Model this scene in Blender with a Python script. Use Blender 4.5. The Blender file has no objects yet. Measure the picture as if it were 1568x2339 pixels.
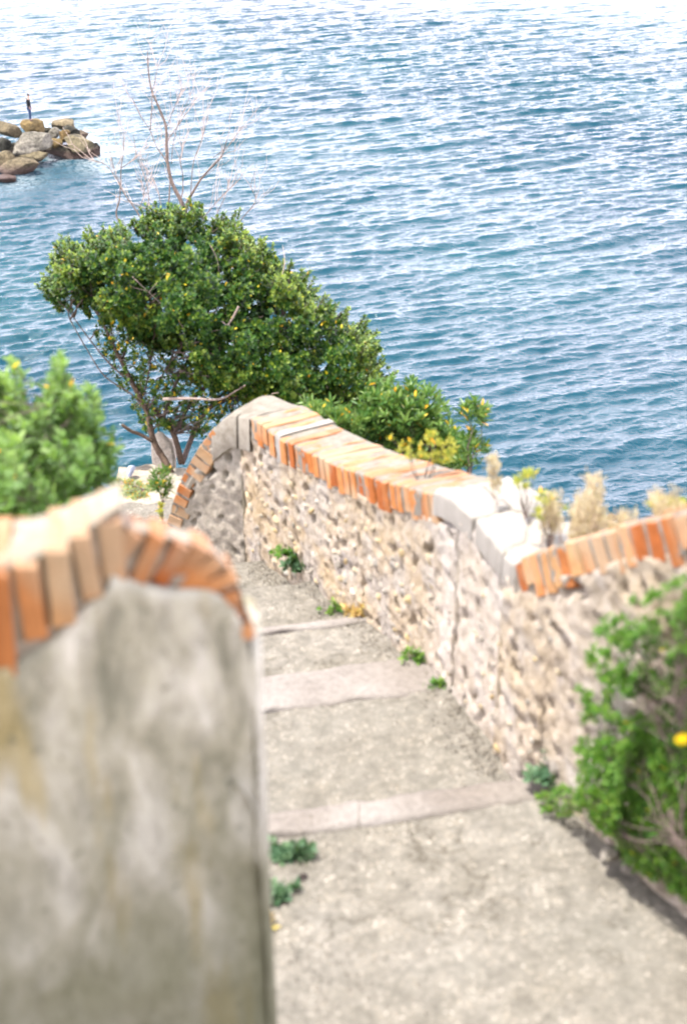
import bpy, bmesh, math, random
import numpy as np
from mathutils import Vector, Matrix, noise
from math import radians, sin, cos, tan, pi

random.seed(7)
rng = np.random.default_rng(11)
scene = bpy.context.scene
COL = scene.collection

# ------------------------------------------------------------------ camera, light, exposure
CAMZ = 30.0
PITCH = 30.0
cam_data = bpy.data.cameras.new('camera')
cam = bpy.data.objects.new('camera', cam_data); COL.objects.link(cam)
cam.location = (0, 0, CAMZ)
cam.rotation_euler = (radians(90 - PITCH), 0, 0)
cam_data.sensor_fit = 'VERTICAL'; cam_data.sensor_height = 36; cam_data.lens = 50
cam_data.clip_start = 0.05; cam_data.clip_end = 9000
cam_data.dof.use_dof = True
cam_data.dof.focus_distance = 18.0
cam_data.dof.aperture_fstop = 2.2
cam_data.dof.aperture_blades = 0
scene.camera = cam

SUN_EL, SUN_AZ = 73.0, -82.0          # azimuth from +Y, positive towards +X
sd = Vector((cos(radians(SUN_EL)) * sin(radians(SUN_AZ)), cos(radians(SUN_EL)) * cos(radians(SUN_AZ)), sin(radians(SUN_EL))))
world = bpy.data.worlds.new('World'); scene.world = world; world.use_nodes = True
wn = world.node_tree.nodes; wl = world.node_tree.links; wn.clear()
wo = wn.new('ShaderNodeOutputWorld'); bg = wn.new('ShaderNodeBackground'); sky = wn.new('ShaderNodeTexSky')
sky.sky_type = 'NISHITA'; sky.sun_disc = False
sky.sun_elevation = radians(SUN_EL); sky.sun_rotation = radians(SUN_AZ)
sky.air_density = 1.0; sky.dust_density = 7.0; sky.ozone_density = 1.0
bg.inputs['Strength'].default_value = 0.15
# thin bright high cloud over the whole sky, whiter towards the horizon
tc = wn.new('ShaderNodeTexCoord'); sep = wn.new('ShaderNodeSeparateXYZ'); wl.new(tc.outputs['Generated'], sep.inputs[0])
vr = wn.new('ShaderNodeValToRGB'); wl.new(sep.outputs['Z'], vr.inputs[0])
vr.color_ramp.elements[0].position = 0.0; vr.color_ramp.elements[0].color = (2.95, 2.7, 3.05, 1)
vr.color_ramp.elements[1].position = 1.0; vr.color_ramp.elements[1].color = (.30, .35, .42, 1)
e = vr.color_ramp.elements.new(.33); e.color = (1.68, 1.56, 1.78, 1)
e = vr.color_ramp.elements.new(.6); e.color = (.60, .64, .74, 1)
vs = wn.new('ShaderNodeVectorMath'); vs.operation = 'SCALE'; vs.inputs['Scale'].default_value = 11.0; wl.new(vr.outputs[0], vs.inputs[0])
vm = wn.new('ShaderNodeMix'); vm.data_type = 'RGBA'; vm.inputs[0].default_value = .7
wl.new(sky.outputs[0], vm.inputs[6]); wl.new(vs.outputs[0], vm.inputs[7]); wl.new(vm.outputs[2], bg.inputs[0]); wl.new(bg.outputs[0], wo.inputs[0])
sun_d = bpy.data.lights.new('sun', 'SUN'); sun_d.energy = 4.0; sun_d.angle = radians(0.55); sun_d.color = (1, .95, .87)
sun = bpy.data.objects.new('sun', sun_d); COL.objects.link(sun)
sun.rotation_euler = sd.to_track_quat('Z', 'Y').to_euler()
scene.view_settings.view_transform = 'Standard'
scene.view_settings.look = 'None'
scene.view_settings.gamma = 1.0
scene.view_settings.exposure = 1.32
scene.view_settings.use_curve_mapping = False
scene.cycles.max_bounces = 6

# ------------------------------------------------------------------ sight lines (photo measured in a 1568 x 2339 grid)
F = 3248.6; CX, CY = 784.0, 1169.5
cp, sp = cos(radians(PITCH)), sin(radians(PITCH))
def ray(px, py):
    a = (px - CX) / F; b = (CY - py) / F
    return Vector((a, cp + b * sp, -sp + b * cp))
CV = Vector((0, 0, CAMZ))
def U(px, py, z): return CV + ray(px, py) * z          # point at view depth z
def UH(px, py, h):                                      # point h metres below eye level
    r = ray(px, py); return CV + r * (-h / r.z)
def V(x, y, h): return Vector((x, y, CAMZ - h))

# ------------------------------------------------------------------ naming helpers
def tag(o, label=None, cat=None, group=None, kind=None):
    if label: o['label'] = label
    if cat: o['category'] = cat
    if group: o['group'] = group
    if kind: o['kind'] = kind
    return o
def empty(name, loc, label=None, cat=None, group=None, kind=None):
    o = bpy.data.objects.new(name, None); COL.objects.link(o); o.location = loc
    o.empty_display_size = .1
    return tag(o, label, cat, group, kind)
def link(name, me, mat=None, parent=None, smooth=False):
    if mat is not None and not me.materials: me.materials.append(mat)
    o = bpy.data.objects.new(name, me); COL.objects.link(o)
    if parent is not None:
        o.parent = parent
        o.matrix_parent_inverse = Matrix.Translation(-parent.location)
    if smooth: me.polygons.foreach_set('use_smooth', [True] * len(me.polygons))
    return o
def mesh(name, verts, faces, attr=None):
    me = bpy.data.meshes.new(name)
    me.from_pydata([tuple(v) for v in verts], [], faces)
    if attr is not None:
        a = me.attributes.new('tone', 'FLOAT', 'POINT'); a.data.foreach_set('value', np.asarray(attr, dtype=np.float32))
    me.update()
    return me

# ------------------------------------------------------------------ materials
class NT:
    def __init__(s, name):
        s.m = bpy.data.materials.new(name); s.m.use_nodes = True
        s.n = s.m.node_tree.nodes; s.l = s.m.node_tree.links; s.n.clear()
        s.out = s.n.new('ShaderNodeOutputMaterial')
        s.co = s.n.new('ShaderNodeTexCoord'); s.geo = s.n.new('ShaderNodeNewGeometry')
    def noise(s, scale, detail=6, rough=.6, vec=None, dist=0.0):
        n = s.n.new('ShaderNodeTexNoise'); n.inputs['Scale'].default_value = scale
        n.inputs['Detail'].default_value = detail; n.inputs['Roughness'].default_value = rough
        n.inputs['Distortion'].default_value = dist
        s.l.new(vec if vec else s.geo.outputs['Position'], n.inputs['Vector']); return n.outputs['Fac']
    def voro(s, scale, feature='F1', out='Distance', vec=None):
        n = s.n.new('ShaderNodeTexVoronoi'); n.feature = feature; n.inputs['Scale'].default_value = scale
        s.l.new(vec if vec else s.geo.outputs['Position'], n.inputs['Vector']); return n.outputs[out]
    def scaled(s, sc, rot=(0, 0, 0)):
        n = s.n.new('ShaderNodeMapping'); n.inputs['Scale'].default_value = sc; n.inputs['Rotation'].default_value = rot
        s.l.new(s.geo.outputs['Position'], n.inputs['Vector']); return n.outputs[0]
    def ramp(s, fac, stops, interp='LINEAR'):
        n = s.n.new('ShaderNodeValToRGB'); cr = n.color_ramp; cr.interpolation = interp
        while len(cr.elements) < len(stops): cr.elements.new(.5)
        for e, (p, c) in zip(cr.elements, stops):
            e.position = p; e.color = (c[0], c[1], c[2], 1) if hasattr(c, '__len__') else (c, c, c, 1)
        s.l.new(fac, n.inputs[0]); return n.outputs[0]
    def mix(s, fac, a, b, mode='MIX'):
        n = s.n.new('ShaderNodeMix'); n.data_type = 'RGBA'; n.blend_type = mode
        for sock, v in ((n.inputs[0], fac), (n.inputs[6], a), (n.inputs[7], b)):
            if isinstance(v, (int, float)): sock.default_value = v if sock.type == 'VALUE' else (v, v, v, 1)
            elif isinstance(v, (tuple, list)): sock.default_value = (*v, 1)
            else: s.l.new(v, sock)
        return n.outputs[2]
    def math(s, op, a, b=0.0, c=0.0, clamp=False):
        n = s.n.new('ShaderNodeMath'); n.operation = op; n.use_clamp = clamp
        for i, v in enumerate((a, b, c)):
            if isinstance(v, (int, float)): n.inputs[i].default_value = v
            else: s.l.new(v, n.inputs[i])
        return n.outputs[0]
    def attr(s, name, kind='GEOMETRY', out='Fac'):
        n = s.n.new('ShaderNodeAttribute'); n.attribute_name = name; n.attribute_type = kind; return n.outputs[out]
    def rand(s):
        n = s.n.new('ShaderNodeObjectInfo'); return n.outputs['Random']
    def bump(s, h, strength=.5, dist=.01, nrm=None):
        n = s.n.new('ShaderNodeBump'); n.inputs['Strength'].default_value = strength; n.inputs['Distance'].default_value = dist
        s.l.new(h, n.inputs['Height'])
        if nrm: s.l.new(nrm, n.inputs['Normal'])
        return n.outputs[0]
    def bsdf(s, col, rough=.9, nrm=None, spec=.3):
        b = s.n.new('ShaderNodeBsdfPrincipled')
        if isinstance(col, (tuple, list)): b.inputs['Base Color'].default_value = (*col, 1)
        else: s.l.new(col, b.inputs['Base Color'])
        if isinstance(rough, (int, float)): b.inputs['Roughness'].default_value = rough
        else: s.l.new(rough, b.inputs['Roughness'])
        b.inputs['Specular IOR Level'].default_value = spec
        if nrm: s.l.new(nrm, b.inputs['Normal'])
        return b
    def done(s, shader):
        s.l.new(shader, s.out.inputs['Surface']); return s.m

def mat_concrete(name, tint=(1, 1, 1), light=.36, dark=.20):
    t = NT(name)
    big = t.noise(2.2, 5, .6); mid = t.noise(14, 6, .7); fine = t.noise(130, 3, .7)
    ag = t.voro(60, 'F1', 'Distance'); agc = t.voro(60, 'F1', 'Color')
    c = t.ramp(big, [(.3, (dark * 1.05, dark * .98, dark * .84)), (.7, (light, light * .955, light * .88))])
    c = t.mix(.7, c, t.ramp(mid, [(.3, .52), (.55, .95), (.75, 1.2)]), 'MULTIPLY')
    peb = t.ramp(ag, [(.0, 1.0), (.28, 1.0), (.36, 0.0)])
    pebc = t.ramp(agc, [(.0, (.12, .11, .10)), (.35, (.30, .26, .21)), (.7, (.42, .39, .35)), (1, (.6, .58, .54))])
    sel = t.math('MULTIPLY', peb, t.ramp(mid, [(.42, 0), (.6, .55)]))
    c = t.mix(sel, c, pebc)
    c = t.mix(t.ramp(fine, [(.35, .5), (.45, 0)]), c, (.10, .09, .07))
    c = t.mix(.55, c, t.ramp(t.noise(34, 5, .75), [(.32, .55), (.5, 1.0), (.68, 1.35)]), 'MULTIPLY')
    c = t.mix(1.0, c, tint, 'MULTIPLY')
    wv = t.n.new('ShaderNodeVectorMath'); wv.operation = 'ADD'; t.l.new(t.geo.outputs['Position'], wv.inputs[0])
    nz = t.n.new('ShaderNodeTexNoise'); nz.inputs['Scale'].default_value = 5; nz.inputs['Detail'].default_value = 6; t.l.new(t.geo.outputs['Position'], nz.inputs['Vector']); t.l.new(nz.outputs['Color'], wv.inputs[1])
    ck = t.voro(1.7, 'DISTANCE_TO_EDGE', 'Distance', wv.outputs[0])
    c = t.mix(t.math('MULTIPLY', t.ramp(ck, [(.0, .8), (.010, .5), (.018, 0)]), t.ramp(t.noise(1.3, 2, .5), [(.45, 0), (.55, 1)])), c, (.07, .06, .045))
    c = t.mix(t.ramp(t.noise(1.1, 6, .7), [(.5, 0), (.7, .4)]), c, (.115, .11, .09))
    h = t.math('ADD', t.math('MULTIPLY', mid, .8), t.math('MULTIPLY', fine, .35))
    return t.done(t.bsdf(c, .95, t.bump(h, .6, .012), .15).outputs[0])

def mat_nosing():
    t = NT('nosing_concrete')
    a = t.noise(4.38, 2.84, 0.32); f = t.noise(160, 3, .7)
    c = t.ramp(a, [(.25, (0.16, 0.141, 0.128)), (.6, (0.219, 0.199, 0.184)), (.8, (0.258, 0.237, 0.226))])
    c = t.mix(t.ramp(f, [(.33, .6), (.42, 0)]), c, (0.088, 0.071, 0.0591))
    c = t.mix(t.ramp(t.noise(1.46, 1.89, 0.295), [(.35, .45), (.55, 0)]), c, (0.122, 0.101, 0.0809))
    c = t.mix(.6, c, t.ramp(t.noise(38, 5, .75), [(.32, .6), (.5, 1.0), (.68, 1.3)]), 'MULTIPLY')
    return t.done(t.bsdf(c, .93, t.bump(t.math('ADD', a, t.math('MULTIPLY', f, .3)), .5, .01), .15).outputs[0])

def mat_brick():
    t = NT('brick_clay')
    r = t.rand()
    base = t.ramp(r, [(0, (0.266, 0.0745, 0.0193)), (.3, (0.362, 0.131, 0.0358)), (.55, (0.41, 0.179, 0.0661)), (.8, (0.302, 0.106, 0.0331)), (1, (0.398, 0.236, 0.11))])
    n1 = t.noise(22, 6, .7); n2 = t.noise(120, 4, .7); n3 = t.noise(4.22, 3.1, 0.331)
    c = t.mix(.75, base, t.ramp(n1, [(.3, .62), (.55, 1.0), (.75, 1.25)]), 'MULTIPLY')
    # dried lime wash and lichen in patches
    c = t.mix(t.ramp(n3, [(.48, 0), (.66, .72)]), c, (0.339, 0.273, 0.181))
    # upward faces mixed paler: sun overexposing the brick tops, put into the colour
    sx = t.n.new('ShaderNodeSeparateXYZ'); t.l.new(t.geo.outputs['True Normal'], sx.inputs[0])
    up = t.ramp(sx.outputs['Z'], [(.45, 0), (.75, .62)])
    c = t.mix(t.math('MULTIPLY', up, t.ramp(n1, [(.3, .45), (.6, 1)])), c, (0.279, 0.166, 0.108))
    c = t.mix(t.ramp(n2, [(.30, .7), (.38, 0)]), c, (0.0724, 0.031, 0.0165))
    return t.done(t.bsdf(c, .9, t.bump(t.math('ADD', n1, t.math('MULTIPLY', n2, .4)), .6, .006), .15).outputs[0])

def mat_mortar():
    t = NT('lime_mortar')
    a = t.noise(18, 6, .7); f = t.noise(140, 3, .7)
    c = t.ramp(a, [(.25, (0.107, 0.0924, 0.0731)), (.5, (0.178, 0.16, 0.132)), (.75, (0.228, 0.214, 0.187))])
    c = t.mix(t.ramp(f, [(.3, .6), (.4, 0)]), c, (0.0534, 0.0427, 0.0313))
    return t.done(t.bsdf(c, .95, t.bump(t.math('ADD', a, t.math('MULTIPLY', f, .4)), .7, .008), .1).outputs[0])

def mat_plain_mortar():
    t = NT('sandy_mortar')
    a = t.noise(25, 6, .7)
    c = t.ramp(a, [(.25, (.14, .115, .085)), (.5, (.25, .215, .17)), (.75, (.33, .29, .24))])
    return t.done(t.bsdf(c, .95, t.bump(a, .7, .008), .1).outputs[0])

def mat_white_plaster():
    t = NT('white_plaster')
    a = t.noise(10, 6, .65); f = t.noise(110, 3, .7)
    c = t.ramp(a, [(.25, (0.205, 0.189, 0.165)), (.55, (0.255, 0.239, 0.214)), (.8, (0.276, 0.258, 0.234))])
    c = t.mix(t.ramp(f, [(.3, .4), (.4, 0)]), c, (0.149, 0.128, 0.103))
    return t.done(t.bsdf(c, .9, t.bump(a, .4, .008), .15).outputs[0])

def mat_rubble_face():
    # sandy render over rubble: pits, ochre and grey patches, pale plaster remains
    t = NT('rubble_render')
    big = t.noise(2.45, 3.73, 0.453); mid = t.noise(16, 7, .72); fine = t.noise(75, 5, .75); f2 = t.noise(220, 3, .7)
    c = t.ramp(mid, [(.22, (0.13, 0.0974, 0.0642)), (.40, (0.307, 0.244, 0.166)), (.55, (0.414, 0.344, 0.257)), (.72, (0.49, 0.442, 0.386))])
    c = t.mix(t.ramp(big, [(.50, 0), (.66, .42)]), c, t.ramp(fine, [(.3, (0.291, 0.195, 0.0756)), (.6, (0.445, 0.322, 0.159)), (.8, (0.475, 0.405, 0.302))]))
    c = t.mix(t.ramp(t.noise(3.98, 3.73, 0.453), [(.5, 0), (.62, .6)]), c, t.ramp(fine, [(.3, (0.199, 0.184, 0.162)), (.65, (0.43, 0.405, 0.378))]))
    pale = t.attr('tone')
    c = t.mix(t.math('MULTIPLY', pale, .8), c, t.ramp(mid, [(.3, (0.383, 0.337, 0.287)), (.6, (0.537, 0.494, 0.453))]))
    c = t.mix(t.ramp(fine, [(.30, .85), (.40, 0)]), c, (0.0766, 0.0561, 0.034))
    c = t.mix(t.ramp(f2, [(.62, 0), (.74, .6)]), c, (0.506, 0.464, 0.423))
    h = t.math('ADD', t.math('MULTIPLY', mid, 1.2), t.math('MULTIPLY', fine, .7))
    return t.done(t.bsdf(c, .96, t.bump(h, .9, .022), .1).outputs[0])

def mat_stone_wall():
    t = NT('rubble_stone')
    r = t.rand()
    base = t.ramp(r, [(0, (0.302, 0.279, 0.239)), (.25, (0.364, 0.302, 0.197)), (.5, (0.333, 0.254, 0.131)), (.7, (0.375, 0.352, 0.31)), (.88, (0.218, 0.194, 0.161)), (1, (0.401, 0.375, 0.328))])
    n1 = t.noise(45, 6, .7); n2 = t.noise(160, 4, .7)
    c = t.mix(.8, base, t.ramp(n1, [(.3, .55), (.55, 1.0), (.75, 1.2)]), 'MULTIPLY')
    c = t.mix(t.ramp(n2, [(.3, .6), (.4, 0)]), c, (0.0728, 0.0545, 0.0358))
    return t.done(t.bsdf(c, .92, t.bump(t.math('ADD', n1, t.math('MULTIPLY', n2, .5)), .7, .008), .12).outputs[0])

def mat_grey_plaster():
    t = NT('grey_plaster')
    v = t.scaled((1.3, 1.27, 0.589))
    big = t.noise(5.0, 6, .6, v, .4); mid = t.noise(17, 6, .65, v); sp_ = t.noise(28, 4, .6)
    c = t.ramp(big, [(.34, (0.162, 0.158, 0.118)), (.45, (0.292, 0.277, 0.213)), (.54, (0.373, 0.356, 0.294)), (.64, (0.469, 0.451, 0.397))])
    c = t.mix(.9, c, t.ramp(mid, [(.34, .72), (.5, 1.0), (.66, 1.2)]), 'MULTIPLY')
    c = t.mix(t.ramp(t.noise(4, 4, .6, t.scaled((2.43, 2.37, 0.368))), [(.55, 0), (.68, .55)]), c, (0.34, 0.261, 0.0957))
    c = t.mix(t.ramp(sp_, [(.3, .55), (.38, 0)]), c, (0.081, 0.0791, 0.0552))
    c = t.mix(t.ramp(sp_, [(.66, 0), (.74, .7)]), c, (0.583, 0.554, 0.486))
    # darker and greener towards the foot of the wall
    sx = t.n.new('ShaderNodeSeparateXYZ'); t.l.new(t.geo.outputs['Position'], sx.inputs[0])
    zz = t.math('ADD', sx.outputs['Z'], t.math('MULTIPLY', big, .5))
    c = t.mix(t.ramp(t.math('MULTIPLY_ADD', zz, 1.0, -27.75), [(.3, .75), (.95, 0)]), c, (0.101, 0.103, 0.0626))
    return t.done(t.bsdf(c, .93, t.bump(t.math('ADD', big, t.math('MULTIPLY', mid, .6)), .7, .02), .15).outputs[0])

def mat_boulder():
    t = NT('boulder_rock')
    r = t.rand(); tint = t.attr('tint', 'OBJECT', 'Color')
    n1 = t.noise(1.1, 8, .7); n2 = t.noise(5.5, 6, .7); n3 = t.noise(18, 4, .7)
    c = t.mix(1.0, tint, t.ramp(n1, [(.36, .20), (.5, .48), (.68, .80)]), 'MULTIPLY')
    c = t.mix(1.0, c, t.ramp(n2, [(.32, .38), (.52, 1.0), (.7, 1.4)]), 'MULTIPLY')
    c = t.mix(t.ramp(n3, [(.32, .55), (.42, 0)]), c, (.07, .06, .04))
    sx = t.n.new('ShaderNodeSeparateXYZ'); t.l.new(t.geo.outputs['Position'], sx.inputs[0])
    wet = t.ramp(t.math('ADD', sx.outputs['Z'], t.math('MULTIPLY', n1, -.8)), [(.0, 1), (.35, 0)])
    c = t.mix(t.math('MULTIPLY', wet, .85), c, (.085, .055, .045))
    return t.done(t.bsdf(c, t.math('MULTIPLY_ADD', wet, -.5, .92), t.bump(t.math('ADD', n1, t.math('MULTIPLY', n2, .6)), .9, .35), .25).outputs[0])

def mat_leaf(name, dark, mid, lite, yellow=.03, trans=.3, gloss=.42):
    t = NT(name)
    a = t.attr('tone')
    stops = [(0, dark), (.45, mid), (max(.46, .97 - yellow), lite), (max(.47, 1 - yellow), (.62, .50, .04)), (1, (.75, .36, .03))]
    c = t.ramp(a, stops)
    n = t.noise(30, 3, .6)
    c = t.mix(.5, c, t.ramp(n, [(.3, .65), (.65, 1.2)]), 'MULTIPLY')
    b = t.bsdf(c, gloss, None, .28)
    tr = t.n.new('ShaderNodeBsdfTranslucent')
    t.l.new(t.mix(1.0, c, (1.5, 1.6, .6), 'MULTIPLY'), tr.inputs[0])
    mx = t.n.new('ShaderNodeMixShader'); mx.inputs[0].default_value = trans
    t.l.new(b.outputs[0], mx.inputs[1]); t.l.new(tr.outputs[0], mx.inputs[2])
    return t.done(mx.outputs[0])

def mat_bark(name, a, b, scale=60):
    t = NT(name)
    n = t.noise(scale, 5, .7)
    c = t.ramp(n, [(.3, a), (.7, b)])
    return t.done(t.bsdf(c, .9, t.bump(n, .6, .005), .15).outputs[0])

def mat_flat(name, col, rough=.8, var=.35, scale=40):
    t = NT(name); n = t.noise(scale, 4, .6)
    c = t.mix(1.0, col, t.ramp(n, [(.3, 1 - var), (.7, 1 + var)]), 'MULTIPLY')
    return t.done(t.bsdf(c, rough, None, .2).outputs[0])

def mat_terrain():
    t = NT('cliff_ground')
    a = t.noise(0.72, 6.4, 0.56); b = t.noise(7.2, 4, 0.56)
    c = t.ramp(a, [(.3, (0.08, 0.088, 0.036)), (.5, (0.208, 0.176, 0.112)), (.7, (0.336, 0.296, 0.224))])
    c = t.mix(.7, c, t.ramp(b, [(.3, .5), (.65, 1.2)]), 'MULTIPLY')
    return t.done(t.bsdf(c, .95, t.bump(t.math('ADD', a, b), .8, .1), .1).outputs[0])

def mat_sea():
    t = NT('sea_water')
    foam = t.attr('foam')
    v1 = t.scaled((1, 1.9, 1), (0, 0, radians(-24)))
    v2 = t.scaled((1, 1.5, 1), (0, 0, radians(12)))
    n1 = t.noise(2.6, 4, .6, v1); n2 = t.noise(6.5, 3, .6, v2)
    h = t.math('ADD', t.math('MULTIPLY', n1, 1.0), t.math('MULTIPLY', n2, .35))
    nr = t.bump(h, 1.0, .07)
    big = t.noise(.035, 3, .5)
    deep = t.ramp(big, [(.3, (.0012, .030, .052)), (.7, (.0018, .046, .062))])
    b = t.bsdf(deep, .09, nr, .5); b.inputs['IOR'].default_value = 1.34
    b.inputs['Specular IOR Level'].default_value = .5
    fn = t.noise(3.5, 6, .75)
    fm = t.math('MULTIPLY', foam, t.ramp(fn, [(.38, 0), (.56, 1)]), 0, True)
    fb = t.bsdf((.82, .86, .88), .7, nr, .3)
    mx = t.n.new('ShaderNodeMixShader'); t.l.new(fm, mx.inputs[0]); t.l.new(b.outputs[0], mx.inputs[1]); t.l.new(fb.outputs[0], mx.inputs[2])
    return t.done(mx.outputs[0])

M = dict(
    tread=mat_concrete('step_concrete', (1.03, 1.0, .955), .19, .135), nosing=mat_nosing(), brick=mat_brick(), mortar=mat_mortar(),
    white=mat_white_plaster(), bed=mat_plain_mortar(), rubble=mat_rubble_face(), stone=mat_stone_wall(), grey=mat_grey_plaster(), boulder=mat_boulder(),
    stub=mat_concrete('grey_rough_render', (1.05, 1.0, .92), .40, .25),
    ledge=mat_concrete('ledge_rock', (1.15, 1.05, .95), .36, .26), terrain=mat_terrain(), sea=mat_sea(),
    leaf_main=mat_leaf('glossy_evergreen_leaf', (.006, .026, .007), (.033, .090, .013), (.22, .28, .04), .012, .2, .42),
    leaf_left=mat_leaf('fresh_green_leaf', (.045, .10, .025), (.10, .19, .05), (.22, .31, .11), .02, .35, .5),
    leaf_long=mat_leaf('long_green_leaf', (.022, .07, .015), (.06, .14, .03), (.18, .25, .06), .03, .2),
    leaf_wall=mat_leaf('wall_shrub_leaf', (.025, .075, .014), (.075, .185, .03), (.21, .31, .06), .004, .35, .6),
    leaf_pale=mat_leaf('silvery_leaf', (.16, .22, .10), (.26, .33, .17), (.40, .42, .20), .10, .25, .7),
    leaf_teal=mat_leaf('bluish_ivy_leaf', (.03, .075, .04), (.06, .125, .065), (.14, .22, .12), .0, .25, .5),
    leaf_yellow=mat_leaf('yellow_spurge_leaf', (.09, .15, .03), (.24, .26, .05), (.44, .38, .09), .04, .4, .7),
    leaf_dry=mat_leaf('dry_leaf', (.22, .13, .05), (.40, .26, .10), (.5, .42, .16), .1, .3, .8),
    bark=mat_bark('dark_bark', (.045, .03, .02), (.13, .09, .065)), bark_pale=mat_bark('pale_dead_wood', (.24, .175, .15), (.42, .34, .30)),
    bark_grey=mat_bark('grey_twig', (.055, .042, .038), (.17, .13, .11)),
    straw=mat_leaf('dry_straw', (.26, .19, .16), (.40, .32, .28), (.52, .45, .40), .0, .35, .8),
    blue_stone=mat_flat('blue_grey_stone', (.27, .30, .38), .8), petal=mat_flat('yellow_petal', (.85, .62, .01), .6, .1),
    skin=mat_flat('skin', (.55, .34, .25), .6, .1), hair=mat_flat('dark_hair', (.025, .018, .015), .6, .2),
    jacket=mat_flat('black_jacket', (.012, .014, .016), .8, .3), jeans=mat_flat('blue_jeans', (.035, .06, .12), .85, .3),
    shoe=mat_flat('dark_shoe', (.02, .02, .025), .6, .2),
)

# ------------------------------------------------------------------ sea
ROCK_SPOTS = []
def build_sea():
    ys = [2.0, 20.0, 30.0, 38.0]
    y = 44.0
    while y < 175: ys.append(y); y *= 1.0011
    y_end = y
    while y < 6000: y_n = y * 1.09; ys.append(y); y = y_n
    ys = np.array([-200, -40] + ys)
    core = np.linspace(-.31, .31, 700)
    u = np.concatenate([[-6, -3, -1.6, -.9, -.6, -.4], core, [.4, .6, .9, 1.6, 3, 6]])
    YY, UU = np.meshgrid(ys, u, indexing='ij')
    XX = UU * np.maximum(YY, 30)
    mask = np.clip((YY - 40) / 6, 0, 1) * np.clip((y_end + 10 - YY) / 30, 0, 1) * np.clip((.36 - np.abs(UU)) / .05, 0, 1)
    Z = np.zeros_like(XX)
    r2 = np.random.default_rng(5)
    N = 135
    lam = np.exp(np.where(np.arange(N) < 95, r2.uniform(np.log(.34), np.log(1.5), N), r2.uniform(np.log(1.5), np.log(6.0), N)))
    base = radians(115)            # travel direction of the wind sea
    ang = base + r2.normal(0, .20, N) * np.clip(1.5 - lam / 8, .55, 1.5)
    k = 2 * pi / lam
    slope = .030 * np.where(lam > 1.5, .72, 1.0)
    ph = r2.uniform(0, 2 * pi, N)
    gust = .80 + .45 * np.sin(XX * .045 + 1.3 + .02 * YY) * np.sin(YY * .038 - .6 + .03 * XX)
    for i in range(N):
        th = k[i] * (XX * cos(ang[i]) + YY * sin(ang[i])) + ph[i]
        s = np.sin(th)
        Z += slope[i] / k[i] * (s + .24 * np.cos(2 * th))
    Z *= gust * mask
    foam = np.zeros_like(XX)
    for (x, y, r, a) in FOAM:
        foam = np.maximum(foam, .34 * a * np.exp(-(((XX - x) / r) ** 2 + ((YY - y) / (r * 1.6)) ** 2) * 2.2))
    nv = XX.size; R, Cn = XX.shape
    co = np.stack([XX, YY, Z], -1).reshape(-1, 3).astype(np.float32)
    idx = np.arange(nv).reshape(R, Cn)
    q = np.stack([idx[:-1, :-1], idx[:-1, 1:], idx[1:, 1:], idx[1:, :-1]], -1).reshape(-1, 4).astype(np.int32)
    me = bpy.data.meshes.new('sea')
    me.vertices.add(nv); me.vertices.foreach_set('co', co.ravel())
    me.loops.add(q.size); me.loops.foreach_set('vertex_index', q.ravel())
    me.polygons.add(len(q)); me.polygons.foreach_set('loop_start', np.arange(0, q.size, 4, dtype=np.int32))
    me.polygons.foreach_set('use_smooth', np.ones(len(q), dtype=bool))
    a = me.attributes.new('foam', 'FLOAT', 'POINT'); a.data.foreach_set('value', foam.ravel().astype(np.float32))
    me.update(calc_edges=True); me.validate()
    o = link('sea', me, M['sea']); tag(o, 'open blue green sea with wind ripples and pale sky reflections', None, None, 'structure')
def C8(cx, cy): return (cx * .1572, 192.6 + cy * .1572)          # close-up of the rocks -> photo grid
FOAM = []
for (cx, cy, r, a) in [(680, 600, 1.6, .9), (1250, 740, 2.2, .8), (1480, 930, 2.4, 1.0), (1400, 820, 1.6, .9), (1560, 1000, 3, .7), (900, 1040, 2.0, .8), (1450, 1120, 2.6, .7), (1200, 680, 2.0, .7), (300, 1400, 2.5, .45), (620, 1150, 1.5, .5)]:
    p = UH(*C8(cx, cy), CAMZ); FOAM.append((p.x, p.y, r, a))
build_sea()

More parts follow.
